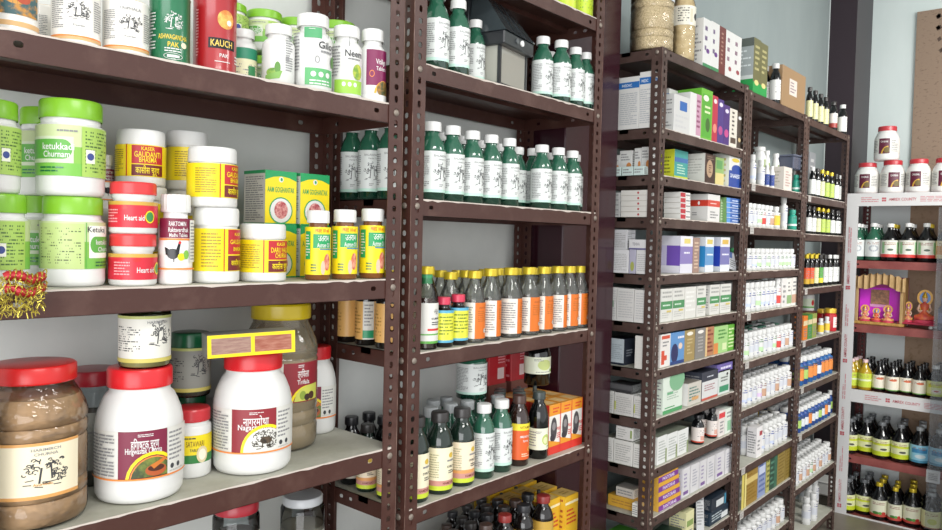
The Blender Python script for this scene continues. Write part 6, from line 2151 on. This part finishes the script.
def tonic(glass, cap, lab, items, kind='tonic', R_=.045, H_=.25):
    def f():
        b = PI * R_ * .9
        L = [('r', -b, H_ * .1, b, H_ * .55, M(lab, .42))] + [(a, u0 * R_, v0 * H_, u1 * R_, v1 * H_, M(c, .42)) if a == 'r' else (a, u0 * R_, v0 * H_, u1 * R_, v1 * H_, M(c, .42)) for (a, u0, v0, u1, v1, c) in items] + [('l', -.8 * R_, H_ * .42, .6 * R_, H_ * .5, 2, M('#9a6a5a', .5))]
        return vessel('tonic_bottle', R_, H_, kind, body=glass, lid=cap, label=L, n=28, rib=.02, lidname='cap')
    return f


BG = M('#0e0f11', .14, coat=.25)
TT = {
    'W': ('green-glass bottle with a white label', tonic(GG, CAPW, '#d6dad8', [('e', 0, .32, .6, .09, '#a8aeb4'), ('e', 0, .32, .35, .05, '#d6dad8')])),
    'R': ('dark bottle with red-based green-sided label', tonic(BG, CAPW, '#dfe0d4', [('r', -3, .1, 3, .18, '#d0413c'), ('r', -1.1, .2, -.7, .5, '#8fbf8a'), ('r', .8, .2, 1.2, .5, '#8fbf8a'), ('e', 0, .3, .35, .03, '#4a5a4a')])),
    'Q': ('gold-capped bottle with a red-based label', tonic(BG, CAPY, '#dfe0d4', [('r', -3, .1, 3, .18, '#d0413c'), ('e', 0, .3, .35, .03, '#4a5a4a')])),
    'O': ('dark bottle with an orange-panelled label', tonic(BG, CAPW, '#ecd9a8', [('r', -1.2, .2, 1.2, .42, '#e0963c'), ('e', 0, .3, .3, .06, '#f0e6d0')])),
    'C': ('black bottle with an orange-lined label', tonic(BG, BLACK, '#ece6d4', [('r', -3, .1, 3, .13, '#6aa04c'), ('e', .1, .44, .6, .035, '#dc6a3c')])),
    'L': ('bottle with a lime label', tonic(M('#b89a24', .12, coat=.6), M('#e8c8c8', .4), '#c8d84a', [('r', -3, .3, 3, .36, '#e6ecc0')])),
    'Z': ('broad bottle with a yellow-green label', tonic(BG, CAPW, '#d8dc9a', [('r', -3, .1, 3, .16, '#b8cc3c'), ('r', -1, .36, 1, .46, '#c9cc3c'), ('e', 0, .25, .55, .05, '#e8dcd0'), ('e', 0, .25, .3, .025, '#b8523c')])),
    'Y': ('black bottle with a yellow-green label', tonic(BG, M('#6a6d70', .3), '#dfe2b0', [('r', -3, .1, 3, .22, '#c3d02c'), ('r', -3, .38, 3, .44, '#c9d43a'), ('e', .2, .28, .4, .03, '#4a4a44')])),
    'B': ('black bottle with a sky-blue label', tonic(BG, CAPG, '#8fc8de', [('r', -3, .1, 3, .16, '#4a90b0'), ('r', -1, .35, .8, .46, '#3f8cba'), ('e', 0, .26, .6, .05, '#d0dfe4')])),
    'F': ('dark bottle with a leafy label', tonic(BG, CAPY, '#dcdcc4', [('r', -3, .1, 3, .17, '#b8463c'), ('e', -.4, .2, .4, .04, '#3f7a34'), ('e', .5, .2, .3, .04, '#b8342c'), ('e', .1, .2, .2, .04, '#5a9a44')])),
    'K': ('dark bottle with a pale yellow label', tonic(BG, CAPG, '#dedca8', [('e', 0, .28, .5, .08, '#c9cf6a'), ('r', -3, .1, 3, .13, '#9a5a34')])),
}
CROW = [
    (1, [(854, 14, 36, 'W'), (867, 17, 37, 'W'), (884, 18, 37, 'R'), (901.5, 18, 38, 'R'), (919.5, 18.5, 38.5, 'R'), (938, 19, 39, 'O')], 'WWQRQQOQ'),
    (3, [(850.5, 13, 29, 'L'), (862, 14, 30, 'L'), (875.5, 14, 30, 'C'), (888, 14, 30.5, 'C'), (900.5, 14, 31, 'C'), (914, 14, 31, 'C'), (930.5, 18, 33, 'Z'), (944, 18, 33, 'Z')], 'LCCCCCCC'),
    (4, [(849, 15, 34, 'Y'), (862, 18, 35, 'Y'), (878, 18.5, 36, 'Y'), (894.5, 19, 37, 'Y'), (912, 19.5, 38, 'B'), (930, 20, 39, 'B'), (948, 20, 40, 'B')], 'YYYYBBBB'),
    (5, [(846, 15, 33, 'Y'), (859.5, 18, 34, 'Y'), (876, 18, 36, 'F'), (889.5, 15, 35, 'F'), (904, 19, 37, 'F'), (922, 20, 38, 'K'), (941, 20, 39, 'K')], 'YYFFFKKK'),
]
for sh, items, back in CROW:
    for i, (px, wd, h, c) in enumerate(items):
        put('TT' + c, TT[c][1], 'C', sh, px, .06, wd, h, JR + rad(4), '%s, %s from left in front, %s shelf, white-edged rack' % (TT[c][0], ORD[i], LVL[sh]), 'bottle')
        for r in (1, 2):
            c2 = back[min(i, len(back) - 1)]
            put('TT' + c2, TT[c2][1], 'C', sh, px + 3 * r, .06 + .105 * r, wd * (1 - .02 * r), h * (1 - .02 * r), JR, '%s, %s from left, %s row, %s shelf, white-edged rack' % (TT[c2][0], ORD[i], ORD[r], LVL[sh]), 'bottle', 'bottles behind the front row of the white-edged rack')


# ---- shrine and figurines on the middle shelf
def shrine():
    root = empty('shrine_backdrop')
    cream = M('#b89a6c', .6, var='#a08050', vscale=30, stretch=(1, 1, .3))
    m = MB(); m.box(-.165, 0, 0, .165, .13, .018, M('#a8803c', .5, var='#c9a45a', vscale=60)); m.build('base', root, smooth=0)
    m = MB()
    N = 24      # fluted curtain-like canopy
    top, bot = [], []
    for i in range(N + 1):
        x = -.165 + .33 * i / N
        y = .012 * math.sin(i * PI / 1.5)
        zt_ = .335 + .03 * math.sin(PI * i / N) + .008 * math.sin(i * 1.9)
        zb = .255 + .018 * math.sin(i / N * 3 * PI + 2.4) + .02 * math.sin(PI * i / N)
        top.append((x, y, zt_)); bot.append((x, y - .004, zb))
    vs = top + bot + [(p[0], p[1] + .01, p[2]) for p in top] + [(p[0], p[1] + .01, p[2]) for p in bot]
    k = N + 1
    fs = []
    for i in range(N):
        fs += [(k + i, k + i + 1, i + 1, i), (2 * k + i, 2 * k + i + 1, 3 * k + i + 1, 3 * k + i), (i, i + 1, 2 * k + i + 1, 2 * k + i), (k + i + 1, k + i, 3 * k + i, 3 * k + i + 1)]
    m.poly(vs, fs, cream)
    m.build('canopy', root, smooth=60)
    for x in (-.155, .135):
        m = MB(); m.box(x, .0, .018, x + .02, .02, .27, cream, bev=.003); m.build('column', root, smooth=0)
    m = MB(); m.box(-.165, .12, .018, .165, .128, .34, M('#b0308c', .5)); m.build('back_panel', root, smooth=0)
    m = MB(); m.box(.155, .02, .018, .165, .12, .34, M('#8c6a3c', .6)); m.build('side_panel', root, smooth=0)
    m = MB(); m.box(-.15, .114, .03, .13, .1195, .26, M('#e03ae0', .35)); m.build('pink_cloth', root, smooth=0)
    m = MB(); m.box(-.075, .106, .14, .045, .1135, .245, M('#8a6a58', .4, var='#c08a6a', vscale=50)); m.box(-.08, .11, .12, .05, .1135, .14, M('#e7a6d8', .4)); m.build('picture', root, smooth=0)
    return root


def small_figure(robe, skin, halo, seed):
    """a small seated painted figure with crown, folded arms and a robe spread over crossed legs"""
    def f():
        root = empty('seated_figurine')
        S = .1
        m = MB()
        m.lathe([(0, 0), (.5 * S, 0), (.52 * S, .05 * S), (.46 * S, .14 * S), (0, .16 * S)], M('#c9405a', .4), n=20)
        m.build('pedestal', root)
        m = MB()
        m.lathe([(.44 * S, .16 * S), (.46 * S, .24 * S), (.34 * S, .36 * S), (.2 * S, .44 * S), (.17 * S, .6 * S), (.22 * S, .74 * S), (.2 * S, .82 * S), (.07 * S, .88 * S), (.065 * S, .93 * S)], robe, n=20)
        for s in (-1, 1):     # knees, arms
            m.tube([(s * .12 * S, 0, .26 * S), (s * .36 * S, -.16 * S, .25 * S), (s * .08 * S, -.34 * S, .22 * S)], [.1 * S, .11 * S, .07 * S], robe, n=10)
            m.tube([(s * .2 * S, 0, .78 * S), (s * .3 * S, -.04 * S, .58 * S), (s * .2 * S, -.2 * S, .48 * S), (s * .1 * S, -.26 * S, .56 * S)], [.07 * S, .06 * S, .05 * S, .035 * S], skin, n=10)
        m.lathe([(0, .9 * S), (.08 * S, .93 * S), (.12 * S, 1.02 * S), (.11 * S, 1.12 * S), (.06 * S, 1.17 * S), (0, 1.18 * S)], skin, n=16)
        m.tube([(0, -.11 * S, 1.04 * S), (0, -.15 * S, 1.0 * S), (0, -.12 * S, .96 * S)], [.03 * S, .025 * S, .015 * S], skin, n=8)
        m.build('body', root, smooth=60)
        m = MB(); m.lathe([(.115 * S, 1.1 * S), (.13 * S, 1.14 * S), (.09 * S, 1.24 * S), (.04 * S, 1.34 * S), (0, 1.38 * S)], M('#d8b03c', .3, metal=.5), n=16); m.build('crown', root)
        m = MB()
        vs = [(.36 * S * math.cos(2 * PI * i / 24), y, 1.1 * S + .36 * S * math.sin(2 * PI * i / 24)) for y in (.12 * S, .16 * S) for i in range(24)]
        m.poly(vs, [(i, 24 + i, 24 + (i + 1) % 24, (i + 1) % 24) for i in range(24)] + [tuple(range(23, -1, -1)), tuple(range(24, 48))], M('#d9a23c', .4))
        vs = [(.25 * S * math.cos(2 * PI * i / 24), .118 * S, 1.1 * S + .25 * S * math.sin(2 * PI * i / 24)) for i in range(24)]
        m.poly(vs, [tuple(range(23, -1, -1))], halo)
        m.build('halo', root, smooth=0)
        m = MB()
        rg = [(.2 * S * math.cos(t), -.1 * S - .12 * S * abs(math.sin(t / 2 + .8)), .68 * S + .2 * S * math.sin(t)) for t in [PI + PI * i / 8 for i in range(9)]]
        m.tube(rg, .022 * S, M('#e8c04a', .4), n=6)
        m.build('garland', root)
        return root
    return f


A_, _ = spot('C', 2, 878, .05)
place('shrine', shrine, A_, -PI / 2, 'small shrine backdrop with a cream canopy and magenta cloth', 'shrine', scale=(.97, 1.0, .98))
SK = M('#e0b8a0', .45)
FIG = small_figure(M('#d8703c', .45, var='#c93a4a', vscale=40), SK, M('#5f8ac9', .4), 1)
FIG2 = small_figure(M('#c9506a', .45, var='#e0c05a', vscale=40), M('#e6c4b4', .45), M('#b84a8c', .4), 2)
for i, (px, dy, s, f_, kk) in enumerate(((865, .10, .78, FIG2, 'fg2'), (876.5, .10, .66, FIG, 'fg1'), (888, .10, .82, FIG2, 'fg2'))):
    A_, _ = spot('C', 2, px, dy, .0183)
    place(kk, f_, A_, -PI / 2 + rad(10), 'small painted seated figurine in front of the magenta cloth, %s from left' % ORD[i], 'figurine', scale=(s, s, s))


def base_tray():
    root = empty('figurine_stand')
    m = MB(); m.box(-.115, -.05, .02, .115, .07, .034, M('#a83048', .4), bev=.003); m.build('plate', root, smooth=0)
    for x in (-.09, .09):
        for y in (-.035, .055):
            m = MB(); m.lathe([(.012, 0), (.014, .01), (.009, .02)], WHITE2, n=12, c=(x, y)); m.build('foot', root)
    return root


A_, _ = spot('C', 2, 918, .1)
place('fstand', base_tray, A_, -PI / 2 - rad(6), 'red stand on white feet carrying two painted figurines', 'stand')
A2 = spot('C', 2, 924.5, .1, .0345)[0]
place('fg1', None, A2, -PI / 2 + rad(8), 'larger painted seated figurine with a gold halo on the red stand', 'figurine', scale=(1.3, 1.2, 1.55))
A3 = spot('C', 2, 908.5, .1, .0345)[0]
place('fg2', None, A3, -PI / 2 + rad(8), 'smaller painted seated figurine at left on the red stand', 'figurine', scale=(.62, .75, .95))


def water_bottle():
    return vessel('plastic_bottle', .05, .22, 'pet', lid=M('#7f8cae', .3), lidR=.03, lidH=.04, label=[('r', -.13, .05, .13, .12, M('#8a93b8', .5))], n=28, shell=clear('#d4daea', 1.45, .06, haze=.45, hcol='#aab2cc'), rib=.02)


put('wbot', water_bottle, 'C', 2, 944, .06, 14, 32, 0, 'bluish clear plastic bottle at the right picture edge on the shrine shelf', 'bottle')
# white tag clipped on the lower red shelf edge
m = MB(); m.box(-.04, -.012, -.075, .04, -.001, .012, M('#e6e4e2', .5), bev=.004)
m.decal(flat((0, 0, -.075), (1, 0, 0), (0, 0, 1), (0, -1, 0)), [('r', -.03, .015, .03, .07, M('#d0ccc9', .5)), ('l', -.025, .02, .025, .065, 4, INKL)], eps=.0122)
o = m.build('price_tag', root, smooth=0)
o['label'] = 'white tag clipped on the shelf edge'
A_ = spot('C', 4, 934, 0)[0]
o.location = ((R['o'].y - A_.y), 0, R['z'][4] - .01)
# clear sheet hanging at the right end
m = MB()
A_ = spot('C', 1, 937, -.06)[0]
x0 = R['o'].y - A_.y
N = 12
vs = []
for i in range(N + 1):
    x = x0 + .42 * i / N
    vs += [(x, -.06 + .006 * math.sin(i * 1.3), .05), (x, -.06 + .006 * math.sin(i * 1.3 + .6), R['z'][0] - .1)]
m.poly(vs, [(2 * i, 2 * i + 2, 2 * i + 3, 2 * i + 1) for i in range(N)], clear('#dfe3e6', 1.45, .1, haze=.12, hcol='#a8aeb4'))
o = m.build('clear_sheet', smooth=60)
o.location = R['o']
o.rotation_euler = (0, 0, R['a'])
tag(o, 'hazy clear plastic sheet hanging before the rack at the right picture edge', 'plastic sheet')

settle()
